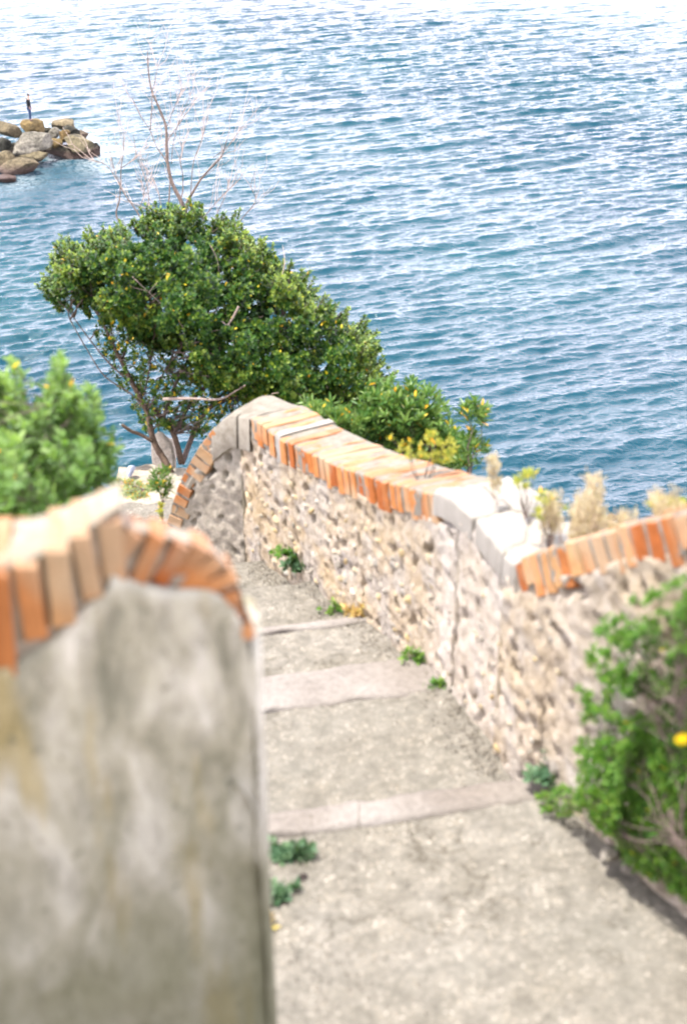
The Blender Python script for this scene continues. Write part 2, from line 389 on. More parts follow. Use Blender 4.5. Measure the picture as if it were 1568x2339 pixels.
# ------------------------------------------------------------------ stair profile and hillside
EDGE = [(2.05, 3.00), (3.66, 3.25), (4.78, 3.50), (5.37, 3.66), (5.98, 3.83), (6.52, 4.01), (8.15, 4.40)]     # far lip of each tread
START = [(-1.0, 2.70), (2.05, 3.11), (3.66, 3.385), (4.78, 3.585), (5.37, 3.76), (5.98, 3.94), (6.52, 4.15)]
SK = .21
def ground_h(x, y):
    t = y - SK * x
    for (t1, h1), (t0, h0) in zip(EDGE, START):
        if t <= t1: return h0 + (h1 - h0) * (t - t0) / (t1 - t0)
    return EDGE[-1][1]
def hillside():
    xs = np.concatenate([np.linspace(-60, -6, 19), np.linspace(-5.5, 6, 60), np.linspace(7, 60, 18)])
    ys = np.concatenate([np.linspace(-30, -2, 10), np.linspace(-1, 14, 60), np.linspace(15, 45, 20)])
    verts = []; faces = []
    for y in ys:
        for x in xs:
            yy = max(min(y, 7.9), -4)
            h = ground_h(max(min(x, .8), -.8), yy) + .22 if yy > 0 else 2.3 + (yy * .35)
            back = max(0, -y - 3.0) * 1.15  # unseen rise behind the camera, added to block low horizon light
            xl = -1.02 if y < 6.6 else -1.02 - (y - 6.6) * .2
            right = 1.15 - max(0, y - 3.3) * .40
            dx = max(0, xl - x, x - right); dy = max(0, y - 7.9)
            d = math.hypot(dx, dy)
            n = noise.fractal((x * .35, y * .35, 3), 1.0, 2.0, 5)
            h += min(d * .55, .5) + max(0, d - .6) * 1.25 + n * min(d * .35, 2.2)
            h = min(h, 32.5) - back * (1 + .25 * n)
            verts.append(V(x, y, h))
    nx = len(xs)
    for j in range(len(ys) - 1):
        for i in range(nx - 1):
            a = j * nx + i; faces.append((a, a + 1, a + nx + 1, a + nx))
    o = link('hillside', mesh('hillside', verts, faces), M['terrain'], smooth=True)
    tag(o, 'steep scrubby hillside falling from the stairs to the sea, its unseen rise behind the camera added to block horizon light', None, None, 'structure')
hillside()

def disp_noise(p, s): return noise.fractal(p * s, 1.0, 2.1, 4)
stairs = empty('stairs', V(0, 3, 3.2), 'worn concrete stairway descending between two low walls towards the sea', None, None, 'structure')
for i, ((t1, h1), (t0, h0)) in enumerate(zip(EDGE, START)):
    x0, x1 = (-1.15, 1.75) if i < 2 else (-1.25, 1.25)
    if i == 6: x0, x1 = -1.75, .5
    if i == 0: t0 = .8; h0 = 2.81
    nosew = [.12, .13, .28, .07, 0, 0, 0][i]
    tb = t1 - nosew
    nx, ny = 110, max(8, int((tb - t0) / .022))
    verts = []; faces = []
    for j in range(ny + 1):
        for k in range(nx + 1):
            x = x0 + (x1 - x0) * k / nx; t = t0 - .03 + (tb - t0 + .03) * j / ny
            hh = h0 + (h1 - h0) * (t - t0) / (t1 - t0)
            p = Vector((x, t + SK * x, 0))
            hh -= .012 * disp_noise(p, 2.5) + .006 * disp_noise(p, 11) + .0025 * disp_noise(p, 40)
            verts.append(V(x, t + SK * x, hh))
    for j in range(ny):
        for k in range(nx):
            a = j * (nx + 1) + k; faces.append((a, a + 1, a + nx + 2, a + nx + 1))
    # skirt at the far lip
    base = ny * (nx + 1); off = len(verts)
    for k in range(nx + 1):
        v = verts[base + k]; verts.append(v + Vector((0, .004, -.22)))
    for k in range(nx): faces.append((base + k, base + k + 1, off + k + 1, off + k))
    link('tread', mesh('tread', verts, faces), M['tread'], stairs, True)
    if nosew:
        # slab with worn, slightly wavy edges; two or three lengths per step
        cuts = [x0] + {1: [.05], 2: [.42], 0: [.3]}.get(i, []) + [x1]
        for c0, c1 in zip(cuts[:-1], cuts[1:]):
            n = max(8, int((c1 - c0) / .03)); m = max(4, int(nosew / .02)); verts = []; faces = []
            for j in range(m + 1):
                for k in range(n + 1):
                    x = c0 + .002 + (c1 - c0 - .004) * k / n
                    e = .022 * disp_noise(Vector((x * 3, i * 3.1, j and 9)), 2)
                    t = tb + nosew * j / m + e * (1 if j in (0, m) else 0)
                    if j == m: t += .012 * noise.noise(Vector((x * 14, i, 0)))
                    hh = h0 + (h1 - h0) * (t - t0) / (t1 - t0) - .010
                    hh += .008 if j in (0, m) else 0
                    hh -= .006 * disp_noise(Vector((x, t, i)), 6)
                    verts.append(V(x, t + SK * x, hh))
            for j in range(m):
                for k in range(n):
                    a = j * (n + 1) + k; faces.append((a, a + 1, a + n + 2, a + n + 1))
            off = len(verts); b = m * (n + 1)
            for k in range(n + 1): verts.append(verts[b + k] + Vector((0, .003, -.16)))
            for k in range(n): faces.append((b + k, b + k + 1, off + k + 1, off + k))
            off = len(verts)
            for k in range(n + 1): verts.append(verts[k] + Vector((0, 0, -.05)))
            for k in range(n): faces.append((k + 1, k, off + k, off + k + 1))
            link('nosing', mesh('nosing', verts, faces), M['nosing'], stairs, True)

# ------------------------------------------------------------------ wall tools
class Wall:
    """a vertical ruled face over a plan polyline; the top line is read as sight lines met with that face"""
    def __init__(s, plan, top, side):
        s.plan = [Vector(p) for p in plan]; s.side = side          # side: +1 thickness lies left of the walking direction
        s.cum = [0]
        for a, b in zip(s.plan[:-1], s.plan[1:]): s.cum.append(s.cum[-1] + (b - a).length)
        s.top = []
        for px, py in top:
            r = ray(px, py); q = s.hit(r)
            if q: s.top.append((q[0], -r.z * q[1]))
        s.top.sort(key=lambda e: e[0]) if s.top[0][0] < s.top[-1][0] else s.top.sort(key=lambda e: -e[0])
        s.top = sorted(s.top)
    def hit(s, r):
        d = Vector((r.x, r.y)); best = None
        for i, (a, b) in enumerate(zip(s.plan[:-1], s.plan[1:])):
            e = b - a; den = d.x * e.y - d.y * e.x
            if abs(den) < 1e-9: continue
            k = (a.x * e.y - a.y * e.x) / den; u = (a.x * d.y - a.y * d.x) / den
            lo = -3.0 if i == 0 else -1e-6; hi = 4.0 if i == len(s.plan) - 2 else 1.000001
            if k > 0 and lo <= u <= hi:
                if best is None or k < best[1]: best = (s.cum[i] + u * e.length, k)
        return best
    def xy(s, q):
        i = 0
        while i < len(s.plan) - 2 and q > s.cum[i + 1]: i += 1
        a, b = s.plan[i], s.plan[i + 1]; e = (b - a).normalized()
        p = a + e * (q - s.cum[i])
        # smooth tangent
        return p, e
    fixed = None
    tilt = staticmethod(lambda q: 0.0)
    def frame(s, q, w=.12):
        p, _ = s.xy(q); p0, _ = s.xy(q - w); p1, _ = s.xy(q + w)
        p = (p0 + p * 2 + p1) / 4
        e = (p1 - p0).normalized(); n = Vector((-e.y, e.x)) * s.side
        if s.fixed: n = Vector(s.fixed).normalized()
        return p, e, n
    def h(s, q):
        T = s.top
        if q <= T[0][0]: return T[0][1]
        for (q0, h0), (q1, h1) in zip(T[:-1], T[1:]):
            if q <= q1: return h0 + (h1 - h0) * (q - q0) / max(q1 - q0, 1e-6)
        return T[-1][1]
    def P(s, q, h, depth=0.0):
        p, e, n = s.frame(q); return V(p.x + n.x * depth, p.y + n.y * depth, h)

def body(w, q0, q1, thick, drop, mat, parent, amp=.012, res=.014, name='wall_face', base=None, tone=None, topwave=.0, lump=True, edge_round=0.0, seed=0, batter=0.0, crack=None):
    nq = max(4, int(abs(q1 - q0) / res)); nv = 64
    verts = []; faces = []; ton = []
    for j in range(nv + 1):
        f = j / nv
        for i in range(nq + 1):
            q = q0 + (q1 - q0) * i / nq
            p, e, n = w.frame(q)
            ht = w.h(q) + drop + topwave * noise.noise(Vector((q * 9, seed, 1.7)))
            hb = (base(p.x, p.y) if base else ground_h(p.x, p.y)) + .12
            h = hb + (ht - hb) * f
            pt = V(p.x, p.y, h)
            d = amp * disp_noise(pt + Vector((seed, 0, 0)), 5)
            if lump:
                v = noise.voronoi(pt * 13, distance_metric='DISTANCE')[0]
                d += amp * 1.1 * (min(v[1] - v[0], .5) - .2)
                d += amp * .6 * disp_noise(pt, 24)
                pit = noise.noise(pt * 19 + Vector((5, 5, 5)))
                if pit > .36: d -= .05 * (pit - .36) / .2
            if crack:
                qc = crack + .03 * noise.noise(Vector((h * 5, 2, 2))) + (f - .5) * .02
                if abs(q - qc) < .007 and f > .12: d -= .045
            if edge_round and f > .93: d -= edge_round * ((f - .93) / .07) ** 2
            d += batter * (1 - f)
            verts.append(pt - Vector((n.x, n.y, 0)) * d)
            ton.append(tone(q, f, pt) if tone else 0.0)
    W = nq + 1
    for j in range(nv):
        for i in range(nq):
            a = j * W + i; faces.append((a, a + 1, a + W + 1, a + W))
    # back, top and ends
    off = len(verts)
    for i in range(W):
        q = q0 + (q1 - q0) * i / nq; p, e, n = w.frame(q)
        ht = w.h(q) + drop + .004 + w.tilt(q) * thick
        verts.append(V(p.x + n.x * thick, p.y + n.y * thick, ht)); ton.append(1.0)
    for i in range(W):
        q = q0 + (q1 - q0) * i / nq; p, e, n = w.frame(q)
        hb = ground_h(p.x, p.y) + 1.0
        verts.append(V(p.x + n.x * thick, p.y + n.y * thick, hb)); ton.append(0.0)
    tr = nv * W
    for i in range(nq):
        faces.append((tr + i, tr + i + 1, off + i + 1, off + i))
        faces.append((off + i, off + i + 1, off + W + i + 1, off + W + i))
    for i in (0, nq): faces.append((i, tr + i, off + i, off + W + i))
    return link(name, mesh(name, verts, faces, ton), mat, parent, True)

BRICKS = []
def brick_mesh(k):
    r = random.Random(k)
    bm = bmesh.new(); bmesh.ops.create_cube(bm, size=1.0)
    bmesh.ops.subdivide_edges(bm, edges=[e for e in bm.edges if abs(e.verts[0].co.y - e.verts[1].co.y) > .5], cuts=2)
    for v in bm.verts: v.co += Vector((r.uniform(-.05, .05), r.uniform(-.015, .015), r.uniform(-.03, .03)))
    bmesh.ops.bevel(bm, geom=[e for e in bm.edges if e.calc_face_angle(0) > 1.0], offset=.055, segments=1, affect='EDGES')
    me = bpy.data.meshes.new('brick'); bm.to_mesh(me); bm.free(); me.materials.append(M['brick']); return me
for k in range(8): BRICKS.append(brick_mesh(k))

UPW = Vector((0, 0, 1))
def lay_bricks(w, q0, q1, pitch, thick, hang, parent, proud=.003, lift=.0, width=.056, jit=1.0, skip=None, lean=0.0, upright=0.0):
    """bricks on edge across the wall top, following the top line"""
    # arc length along the top line
    n = 400; pts = []
    for i in range(n + 1):
        q = q0 + (q1 - q0) * i / n; pts.append((q, w.P(q, w.h(q))))
    L = [0]
    for a, b in zip(pts[:-1], pts[1:]): L.append(L[-1] + (b[1] - a[1]).length)
    cnt = max(1, int(round(L[-1] / pitch)))
    j = 0
    for c in range(cnt):
        s = (c + .5) / cnt * L[-1]
        while j < n - 1 and L[j + 1] < s: j += 1
        q = pts[j][0]; P0 = pts[max(0, j - 8)][1]; P1 = pts[min(n, j + 8)][1]
        tan_ = (P1 - P0).normalized()
        p, e, nn = w.frame(q); N = Vector((nn.x, nn.y, 0)).normalized(); NT_ = Vector((nn.x, nn.y, -w.tilt(q)))
        up = N.cross(tan_); up = up if up.z > 0 or abs(up.z) < .15 and up.dot(Vector((0, 0, 1))) >= 0 else -up
        if up.z < 0: up = -up
        up = (up.lerp(UPW, upright) + tan_ * lean).normalized(); up = (up - N * up.dot(N)).normalized()
        hg = hang(q) * (1 + random.uniform(-.14, .14) * jit)
        if skip and skip(q): continue
        ang = random.gauss(0, .025) * jit
        up2 = (up + tan_ * ang).normalized(); tx = up2.cross(N).normalized()
        cen = pts[j][1] + up * (lift + random.uniform(-.005, .005) * jit - hg / 2) + N * (thick / 2 - proud + random.uniform(-.005, .005) * jit)
        m = Matrix(((tx.x, N.x, up2.x), (tx.y, N.y, up2.y), (tx.z, N.z, up2.z))).to_4x4()
        sc = Matrix.Diagonal((width * random.uniform(.9, 1.1), thick + .004, hg, 1))
        me = BRICKS[random.randrange(8)]
        if w.tilt(q) > .01:      # weathered coping: these bricks slope down towards the back while their ends stay plumb
            me = me.copy(); m = Matrix(((tx.x, NT_.x, up2.x), (tx.y, NT_.y, up2.y), (tx.z, NT_.z, up2.z))).to_4x4()
            me.transform(m @ sc); o = link('brick', me, None, parent); o.matrix_basis = Matrix.Translation(cen + Vector((0, 0, -w.tilt(q) * thick / 2)))
        else:
            o = link('brick', me, None, parent)
            o.matrix_basis = Matrix.Translation(cen) @ m @ sc
    return cnt

def cap_bed(w, q0, q1, thick, drop, depth, parent, mat, name='mortar_bed', amp=.010, inset=0.0):
    """mortar filling between and under the bricks: a strip a little lower than they stand"""
    n = max(6, int(abs(q1 - q0) / .012)); verts = []; faces = []
    ring = [(.0, 1), (.0, .75), (.0, .5), (.0, .25), (.0, .05), (.03, 0), (.25, 0), (.5, 0), (.75, 0), (.97, 0), (1.0, .04), (1.0, 1)]
    for i in range(n + 1):
        q = q0 + (q1 - q0) * i / n
        p, e, nn = w.frame(q)
        for (a, b) in ring:
            d = amp * (disp_noise(Vector((q * 4, a * 1.5, b * 2)), 6) - .1)
            verts.append(V(p.x + nn.x * (a * thick + .002 + d + (inset if a < .02 else 0)), p.y + nn.y * (a * thick + .002 + d + (inset if a < .02 else 0)), w.h(q) + drop + b * depth + max(d, -.004) + w.tilt(q) * a * thick))
    R = len(ring)
    for i in range(n):
        for j in range(R - 1):
            a = i * R + j; faces.append((a, a + 1, a + R + 1, a + R))
    faces.append(tuple(range(R))); faces.append(tuple(range(n * R, n * R + R)))
    return link(name, mesh(name, verts, faces, [0] * len(verts)), mat, parent, True)

STONES = []
for k in range(8):
    r = random.Random(100 + k)
    bm = bmesh.new(); bmesh.ops.create_icosphere(bm, subdivisions=2, radius=.5)
    planes = [(Vector((r.gauss(0, 1), r.gauss(0, 1), r.gauss(0, 1))).normalized(), r.uniform(.28, .42)) for _ in range(9)]
    for v in bm.verts:
        for nrm, d in planes:
            t = v.co.dot(nrm)
            if t > d: v.co *= d / t
    me = bpy.data.meshes.new('stone'); bm.to_mesh(me); bm.free(); me.materials.append(M['stone']); STONES.append(me)
def set_stones(w, q0, q1, count, parent, size=(.025, .07), proud=(.0, .012), fmin=.03, fmax=.86, name='stone', drop=.13):
    for _ in range(count):
        q = random.uniform(q0, q1); f = random.uniform(fmin, fmax)
        p, e, n = w.frame(q); hb = ground_h(p.x, p.y); h = hb + (w.h(q) + drop - hb) * f
        s = random.uniform(*size) * random.uniform(.7, 1.2)
        sx, sz, sy = s * random.uniform(.9, 1.7), s * random.uniform(.6, 1.1), s * .8
        d = sy * .32 - random.uniform(*proud)
        o = link(name, STONES[random.randrange(8)], None, parent)
        rot = Matrix(((e.x, n.x, 0), (e.y, n.y, 0), (0, 0, 1))).to_4x4() @ Matrix.Rotation(random.gauss(0, .5), 4, 'Y')
        o.matrix_basis = Matrix.Translation(V(p.x + n.x * d, p.y + n.y * d, h)) @ rot @ Matrix.Diagonal((sx, sy, sz, 1))

# ------------------------------------------------------------------ right wall
# plan runs from near the camera (right) to the far corner, the stub turns left
RW = empty('stair_wall', V(.3, 4.9, 3.5), 'rough rubble stair wall on the right, brick coping, white plaster patch, curling down at its far end', 'wall')
plan_near = [(1.35, 2.45), (.913, 3.285), (.66, 3.80), (.56, 4.12)]
near = Wall(plan_near, [(1700, 1128), (1568, 1168), (1440, 1196), (1360, 1222), (1290, 1240), (1230, 1258), (1195, 1275), (1170, 1292)], -1)
plan_far = [(.60, 4.05), (.52, 4.30), (.44, 4.53), (.27, 4.98), (.09, 5.40), (-.18, 5.98), (-.40, 6.36), (-.548, 6.62)]
far_top = [(1172, 1292), (1120, 1228), (1060, 1165), (1010, 1130), (950, 1117), (917, 1110), (870, 1096), (818, 1078), (791, 1070), (744, 1050), (700, 1029), (660, 1010), (634, 994), (618, 984), (600, 970), (575, 955), (545, 948)]
far = Wall(plan_far, far_top, -1)
stub = Wall([(-.545, 6.60), (-.70, 6.70), (-.90, 6.80), (-1.08, 6.86)], [(560, 948), (545, 947), (525, 947), (505, 960), (485, 980), (462, 1010), (440, 1043), (418, 1086), (398, 1135), (384, 1180), (378, 1215)], -1)
TH = .30
def pale_near(q, f, pt): return .35 + .4 * noise.noise(pt * 2.2)
Lf = far.cum[-1]
def pale_far(q, f, pt):
    k = max(0, 1 - abs(q - .62) / .22) * .95 + max(0, 1 - abs(q - .25) / .3) * .4
    return min(1, k + max(0, noise.noise(pt * 3)) * .5)
body(near, -.3, near.cum[-1] + .02, TH, .12, M['rubble'], RW, .012, .012, tone=pale_near, topwave=.03, seed=3)
body(far, -.01, .55, TH, .004, M['rubble'], RW, .009, .009, crack=far.hit(ray(1040, 1400))[0], tone=lambda q, f, p: .7, topwave=0, seed=3, edge_round=.02)
body(far, .54, Lf + .005, TH, .115, M['rubble'], RW, .0105, .010, tone=pale_far, topwave=.03, seed=9)
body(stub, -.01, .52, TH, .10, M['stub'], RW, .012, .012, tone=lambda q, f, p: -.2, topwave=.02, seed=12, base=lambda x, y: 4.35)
# coping bricks
cap_bed(near, -.3, near.cum[-1] - .06, TH, .003, .14, RW, M['mortar'])
lay_bricks(near, -.25, near.cum[-1] - .05, .072, TH, lambda q: .13 if (int(q * 7) % 3) else .105, RW, lift=.0, jit=1.3)
q_a, q_b = far.hit(ray(993, 1125))[0], far.hit(ray(640, 996))[0]
cap_bed(far, q_a, q_b, TH, .003, .12, RW, M['mortar'])
lay_bricks(far, q_a, q_b, .070, TH, lambda q: .125, RW, lift=.0)
q_c, q_d = far.hit(ray(634, 994))[0], far.hit(ray(572, 955))[0]
cap_bed(far, q_b, q_c + .02, TH + .01, -.006, .16, RW, M['white'])
cap_bed(far, q_c + .02, q_d, TH, .003, .12, RW, M['mortar'])
lay_bricks(far, q_c + .03, q_d, .066, TH, lambda q: .12, RW, lift=.0)
# rounded crest stone at the corner
def crest():
    verts = []; faces = []; n, m = 26, 14
    A = U(566, 955, 7.28); B = U(500, 958, 7.42)
    for i in range(n + 1):
        f = i / n
        if f < .5: c = far.P(q_d + (Lf - q_d) * f * 2, far.h(q_d + (Lf - q_d) * f * 2)); _, e, nn = far.frame(q_d + (Lf - q_d) * f * 2)
        else:
            q = (f - .5) * 2 * .17; c = stub.P(q, stub.h(q)); _, e, nn = stub.frame(q)
        for j in range(m + 1):
            g = j / m; th = pi * g
            x = TH / 2 - cos(th) * (TH / 2 + .012); z = .022 * sin(th) ** .7 if 0 < g < 1 else 0
            if j == 0: x, z = -.012, -.17
            if j == m: x, z = TH + .012, -.17
            p = c + Vector((nn.x, nn.y, 0)) * x + Vector((0, 0, z - .02))
            p += Vector((0, 0, 1)) * .007 * disp_noise(p, 9)
            verts.append(p)
    for i in range(n):
        for j in range(m):
            a = i * (m + 1) + j; faces.append((a, a + 1, a + m + 2, a + m + 1))
    faces.append(tuple(range(m + 1))); faces.append(tuple(range(n * (m + 1), (n + 1) * (m + 1))))
    link('crest_stone', mesh('crest_stone', verts, faces, [.3] * len(verts)), M['mortar'], RW, True)
crest()
cap_bed(stub, .13, .52, TH, .004, .10, RW, M['mortar'])
lay_bricks(stub, .16, .52, .078, TH, lambda q: .10, RW, lift=.0, width=.060, jit=1.2)
# white plaster flashing with its crack lines as separate slabs
def plaster_top():
    """cracked white plaster slabs on the wall between the two brick runs"""
    q0, q1 = -.02, q_a + .015
    def piece(poly, z=.012):
        # poly in (q, across 0..1)
        verts = []; n = len(poly)
        cx = sum(p[0] for p in poly) / n; cy = sum(p[1] for p in poly) / n
        fine = []
        for i in range(n):
            a, b = poly[i], poly[(i + 1) % n]
            for k in range(16):
                t = k / 16; q = a[0] + (b[0] - a[0]) * t; v = a[1] + (b[1] - a[1]) * t
                w_ = .011 * noise.noise(Vector((q * 26, v * 7, 4))) + .006 * noise.noise(Vector((q * 60, v * 20, 9)))
                fine.append((q + w_ if 0 < t else q, v + w_ * 2))
        m = len(fine)
        rings = []
        for s_, zz in ((1.0, -.09), (1.0, -.006), (.985, z * .5), (.95, z * .85), (.86, z), (.6, z + .004), (.25, z + .005)):
            ring = []
            for q, v in fine:
                qq = cx + (q - cx) * s_; vv = cy + (v - cy) * s_
                p, e, nn = far.frame(qq)
                hh = far.h(qq)
                W = TH + .02
                ring.append(V(p.x + nn.x * (vv * W - .004), p.y + nn.y * (vv * W - .004), hh - zz + .006 - .016 * disp_noise(Vector((qq, vv * .4, 0)), 9)))
            rings.append(ring)
        for r_ in rings: verts += r_
        faces = []
        for k in range(len(rings) - 1):
            for i in range(m):
                a = k * m + i; b = k * m + (i + 1) % m
                faces.append((a, b, b + m, a + m))
        faces.append(tuple(range((len(rings) - 1) * m, len(rings) * m)))
        link('plaster_slab', mesh('plaster_slab', verts, faces, [1] * len(verts)), M['white'], RW, True)
    mid = .50; g = .006
    piece([(q1, 0), (q1, .54), (.445, .50), (.41, 0)])
    piece([(q1, .555), (q1, 1), (.31, 1), (.375, .625), (.445, .515)])
    piece([(.39, 0), (.43, .49), (.35, .60), (.20, .35), (.15, 0)])
    piece([(.34, .62), (.285, 1), (.06, 1), (.10, .60), (.19, .37)])
    piece([(.14, 0), (.185, .35), (.09, .58), (.05, 1), (q0, 1), (q0, 0)])
plaster_top()
set_stones(far, .75, Lf - .05, 190, RW, (.022, .062), (-.004, .009))
set_stones(far, .05, .75, 35, RW, (.018, .04), (-.004, .006))
set_stones(near, .1, near.cum[-1], 62, RW, (.02, .045), (-.004, .008), drop=.16)

# ------------------------------------------------------------------ left wall
LW = empty('garden_wall', V(-.4, 2.2, 3.0), 'grey plastered low wall in the left foreground, brick coping, rounded end beside the steps', 'wall')
plan_l = [(-1.30, 1.67), (-.375, 2.04), (-.15, 2.13)]
left1 = Wall(plan_l, [(-300, 1330), (0, 1301), (98, 1270), (177, 1223), (230, 1190), (270, 1163), (290, 1150)], 1)
left2 = Wall(plan_l, [(262, 1190), (322, 1215), (393, 1232), (440, 1243), (472, 1256), (505, 1280), (530, 1308), (552, 1350), (566, 1400), (573, 1452)], 1)
left1.fixed = left2.fixed = (-.16, 1)
left1.tilt = lambda q: .03 + .2 * max(0, min(1, (q - .8) / .2))
left2.tilt = lambda q: .42
q_s = left1.hit(ray(280, 1190))[0]
q_e = left2.top[-1][0]
TL = .17
tone0 = lambda q, f, p: 0.0
hangs = lambda q: .225 - .10 * max(0, min(1, (q - .80) / .2))
lbody = Wall(plan_l, [(0, 1301), (500, 1280)], 1); lbody.fixed = (-.16, 1); lbody.tilt = lambda q: left1.tilt(q) if q < q_s else .42
lbody.top = [(q, h + hangs(q) * .88 - .085) for q, h in left1.top if q < q_s - .03] + [(q_s - .03, left1.h(q_s) + hangs(q_s) * .88 - .085)] + [(q, h) for q, h in left2.top if q > q_s + .03]
body(lbody, -.2, q_e, TL, .085, M['grey'], LW, .010, .010, tone=tone0, topwave=.035, lump=False, seed=2, base=lambda x, y: 3.12, batter=.035)
# rounded end of the wall: from the end of the face back around its thickness
def wall_end():
    verts = []; faces = []; n, m = 16, 30
    p, e, nn = left2.frame(q_e); e = Vector((1, .16)).normalized()
    top = left2.h(q_e) + .02
    for j in range(m + 1):
        f = j / m; h = 3.3 + (top - 3.3) * f
        for i in range(n + 1):
            th = pi * i / n
            r = TL / 2
            c = Vector((p.x, p.y)) + nn * r
            off = -nn * cos(th) * r + e * sin(th) * (r * .28)
            bt = .035 * (1 - f)
            d = .005 * disp_noise(Vector((th, h * 3, 0)), 3)
            v = c + off * (1 + (bt + d) / r)
            verts.append(V(v.x, v.y, h))
    for j in range(m):
        for i in range(n):
            a = j * (n + 1) + i; faces.append((a, a + 1, a + n + 2, a + n + 1))
    t = m * (n + 1); faces.append(tuple(range(t, t + n + 1)))
    link('wall_end', mesh('wall_end', verts, faces, [0] * len(verts)), M['grey'], LW, True)
wall_end()
ret = Wall([(-.172, 2.12), (-.188, 2.38), (-.200, 2.62)], [(560, 1500), (580, 1700)], 1)
ret.top = [(0, 1.80), (.26, 1.86), (.50, 1.97)]
body(ret, -.02, .50, .2, 0.0, M['grey'], LW, .010, .012, tone=tone0, topwave=.01, lump=False, seed=6, base=lambda x, y: 3.15, edge_round=.05, batter=.02)
cap_bed(left1, -.2, q_s, TL, .003, .20, LW, M['bed'], inset=.009)
cap_bed(left2, q_s, q_e, TL, .003, .10, LW, M['bed'], inset=.012)
lay_bricks(left1, .2, q_s, .050, TL + .012, hangs, LW, lift=.0, jit=1.8, width=.037, upright=.92)
lay_bricks(left2, q_s + .005, q_e + .01, .041, TL + .012, lambda q: .10, LW, lift=.0, jit=1.6, width=.033)

# ------------------------------------------------------------------ boulders at the water
def boulder(k, cx, cy, w, hgt, elev, tilt=0.0, tint=(.34, .26, .15), label='', depth=None, sub=4, name='boulder', foam=False, group='boulders of the breakwater'):
    px, py = C8(cx, cy)
    p = UH(px, py, CAMZ - elev)
    zz = (p.y * cp) + (CAMZ - elev) * sp
    sx = w * .1572 / F * zz; sz = hgt * .1572 / F * zz / cos(radians(15)); sy = (depth or .8) * sx
    r = random.Random(k * 17 + 3)
    bm = bmesh.new(); bmesh.ops.create_icosphere(bm, subdivisions=sub, radius=.56)
    planes = [(Vector((r.gauss(0, 1), r.gauss(0, 1), r.gauss(0, 1))).normalized(), r.uniform(.27, .45)) for _ in range(12)]
    o3 = Vector((k * 3.1, 1.7 * k, 0))
    for v in bm.verts:
        for nrm, d in planes:
            t = v.co.dot(nrm)
            if t > d: v.co -= nrm * (t - d) * .97
        v.co *= 1 + .07 * noise.fractal(v.co * 3 + o3, 1, 2, 4) + .04 * noise.fractal(v.co * 8 + o3, 1, 2, 4)
    bmesh.ops.transform(bm, matrix=Matrix.Rotation(tilt, 4, 'Y') @ Matrix.Diagonal((sx, sy, sz, 1)), verts=bm.verts)
    bmesh.ops.transform(bm, matrix=Matrix.Rotation(r.uniform(-.3, .3), 4, 'Z'), verts=bm.verts)
    me = bpy.data.meshes.new(name); bm.to_mesh(me); bm.free()
    o = link(name, me, M['boulder'], smooth=True); o.location = p
    o['tint'] = tint
    tag(o, label, 'rock', group)
    return o, p, sz
ochre, brown, palec, darkc = (.33, .235, .10), (.23, .185, .11), (.36, .33, .265), (.085, .085, .065)
B = [
    (1, 150, 660, 420, 270, 1.9, .1, brown, 'brown boulder left of the one the person stands on', .9),
    (2, 490, 650, 400, 270, 1.75, .25, ochre, 'ochre rounded boulder the person stands on, peak of the rock pile', .9),
    (3, 430, 850, 620, 340, 1.5, -.12, palec, 'large pale grey boulder with broad flat top in the middle of the pile', .7),
    (4, 55, 860, 250, 250, 1.5, 0, darkc, 'small dark greenish boulder at the left edge of the photo', .8),
    (5, 60, 1080, 330, 320, .9, -.3, brown, 'tan boulder at the left edge below the dark one', .8),
    (6, 450, 1045, 500, 200, .7, -.32, (.30, .25, .15), 'long tan boulder lying tilted below the large pale one', .6),
    (7, 290, 1215, 580, 250, .35, -.12, (.26, .21, .13), 'lowest tan boulder reaching furthest towards the viewer at the waterline', .7),
    (8, 930, 590, 400, 170, 1.3, .05, (.31, .25, .15), 'tan boulder at the back of the pile on the sea side', .8),
    (9, 1010, 680, 330, 190, 1.2, .1, (.11, .105, .08), 'dark mossy boulder behind the orange pair', .8),
    (10, 775, 710, 190, 140, 1.3, -.5, palec, 'small pale boulder squeezed between the ochre peak and the dark mossy one', .8),
    (11, 820, 845, 230, 170, 1.2, .1, ochre, 'lower left one of two orange boulders in the middle', .8),
    (12, 940, 770, 230, 180, 1.3, -.3, (.30, .20, .08), 'upper right one of two orange boulders in the middle', .8),
    (13, 1180, 870, 500, 260, 1.0, .06, (.27, .23, .14), 'large brown boulder at the sea end of the pile, pale upper ledge', .8),
    (14, 1030, 990, 660, 190, .35, .05, (.13, .12, .085), 'dark wet boulder slab along the waterline under the sea end', .7),
    (15, 1370, 950, 200, 260, .4, .1, (.05, .045, .04), 'black wet boulder at the very tip of the pile', .8),
    (16, 60, 1370, 330, 150, .1, 0, (.10, .07, .055), 'dark half sunken rock at the lower left of the pile', .8),
    (17, 660, 780, 120, 90, 1.6, 0, (.34, .26, .15), 'small orange stone wedged at the right end of the pale boulder', .8),
    (19, 600, 930, 300, 200, .5, .1, (.075, .07, .05), 'added filler rock, crevice shade in its dark colour, in the gap under the right end of the large pale boulder', .7),  # this and the next two: fillers added, dark tint stands for crevice shade
    (20, 170, 960, 260, 240, .6, 0, (.08, .075, .055), 'added filler rock, crevice shade in its dark colour, in the gap left of the long tilted boulder', .7),
    (21, 700, 690, 200, 170, .9, 0, (.10, .09, .065), 'added filler rock, crevice shade in its dark colour, in the gap right of the ochre peak', .7),
    (18, 1200, 720, 230, 120, .6, .4, (.2, .155, .11), 'flat reddish boulder sloping into the water at the back', .8),
]
pk = None
for b in B:
    o, p, sz = boulder(b[0], b[1], b[2], b[3], b[4], b[5], b[6], b[7], b[8], b[9])
    if b[0] == 2: pk = (o, p, sz)
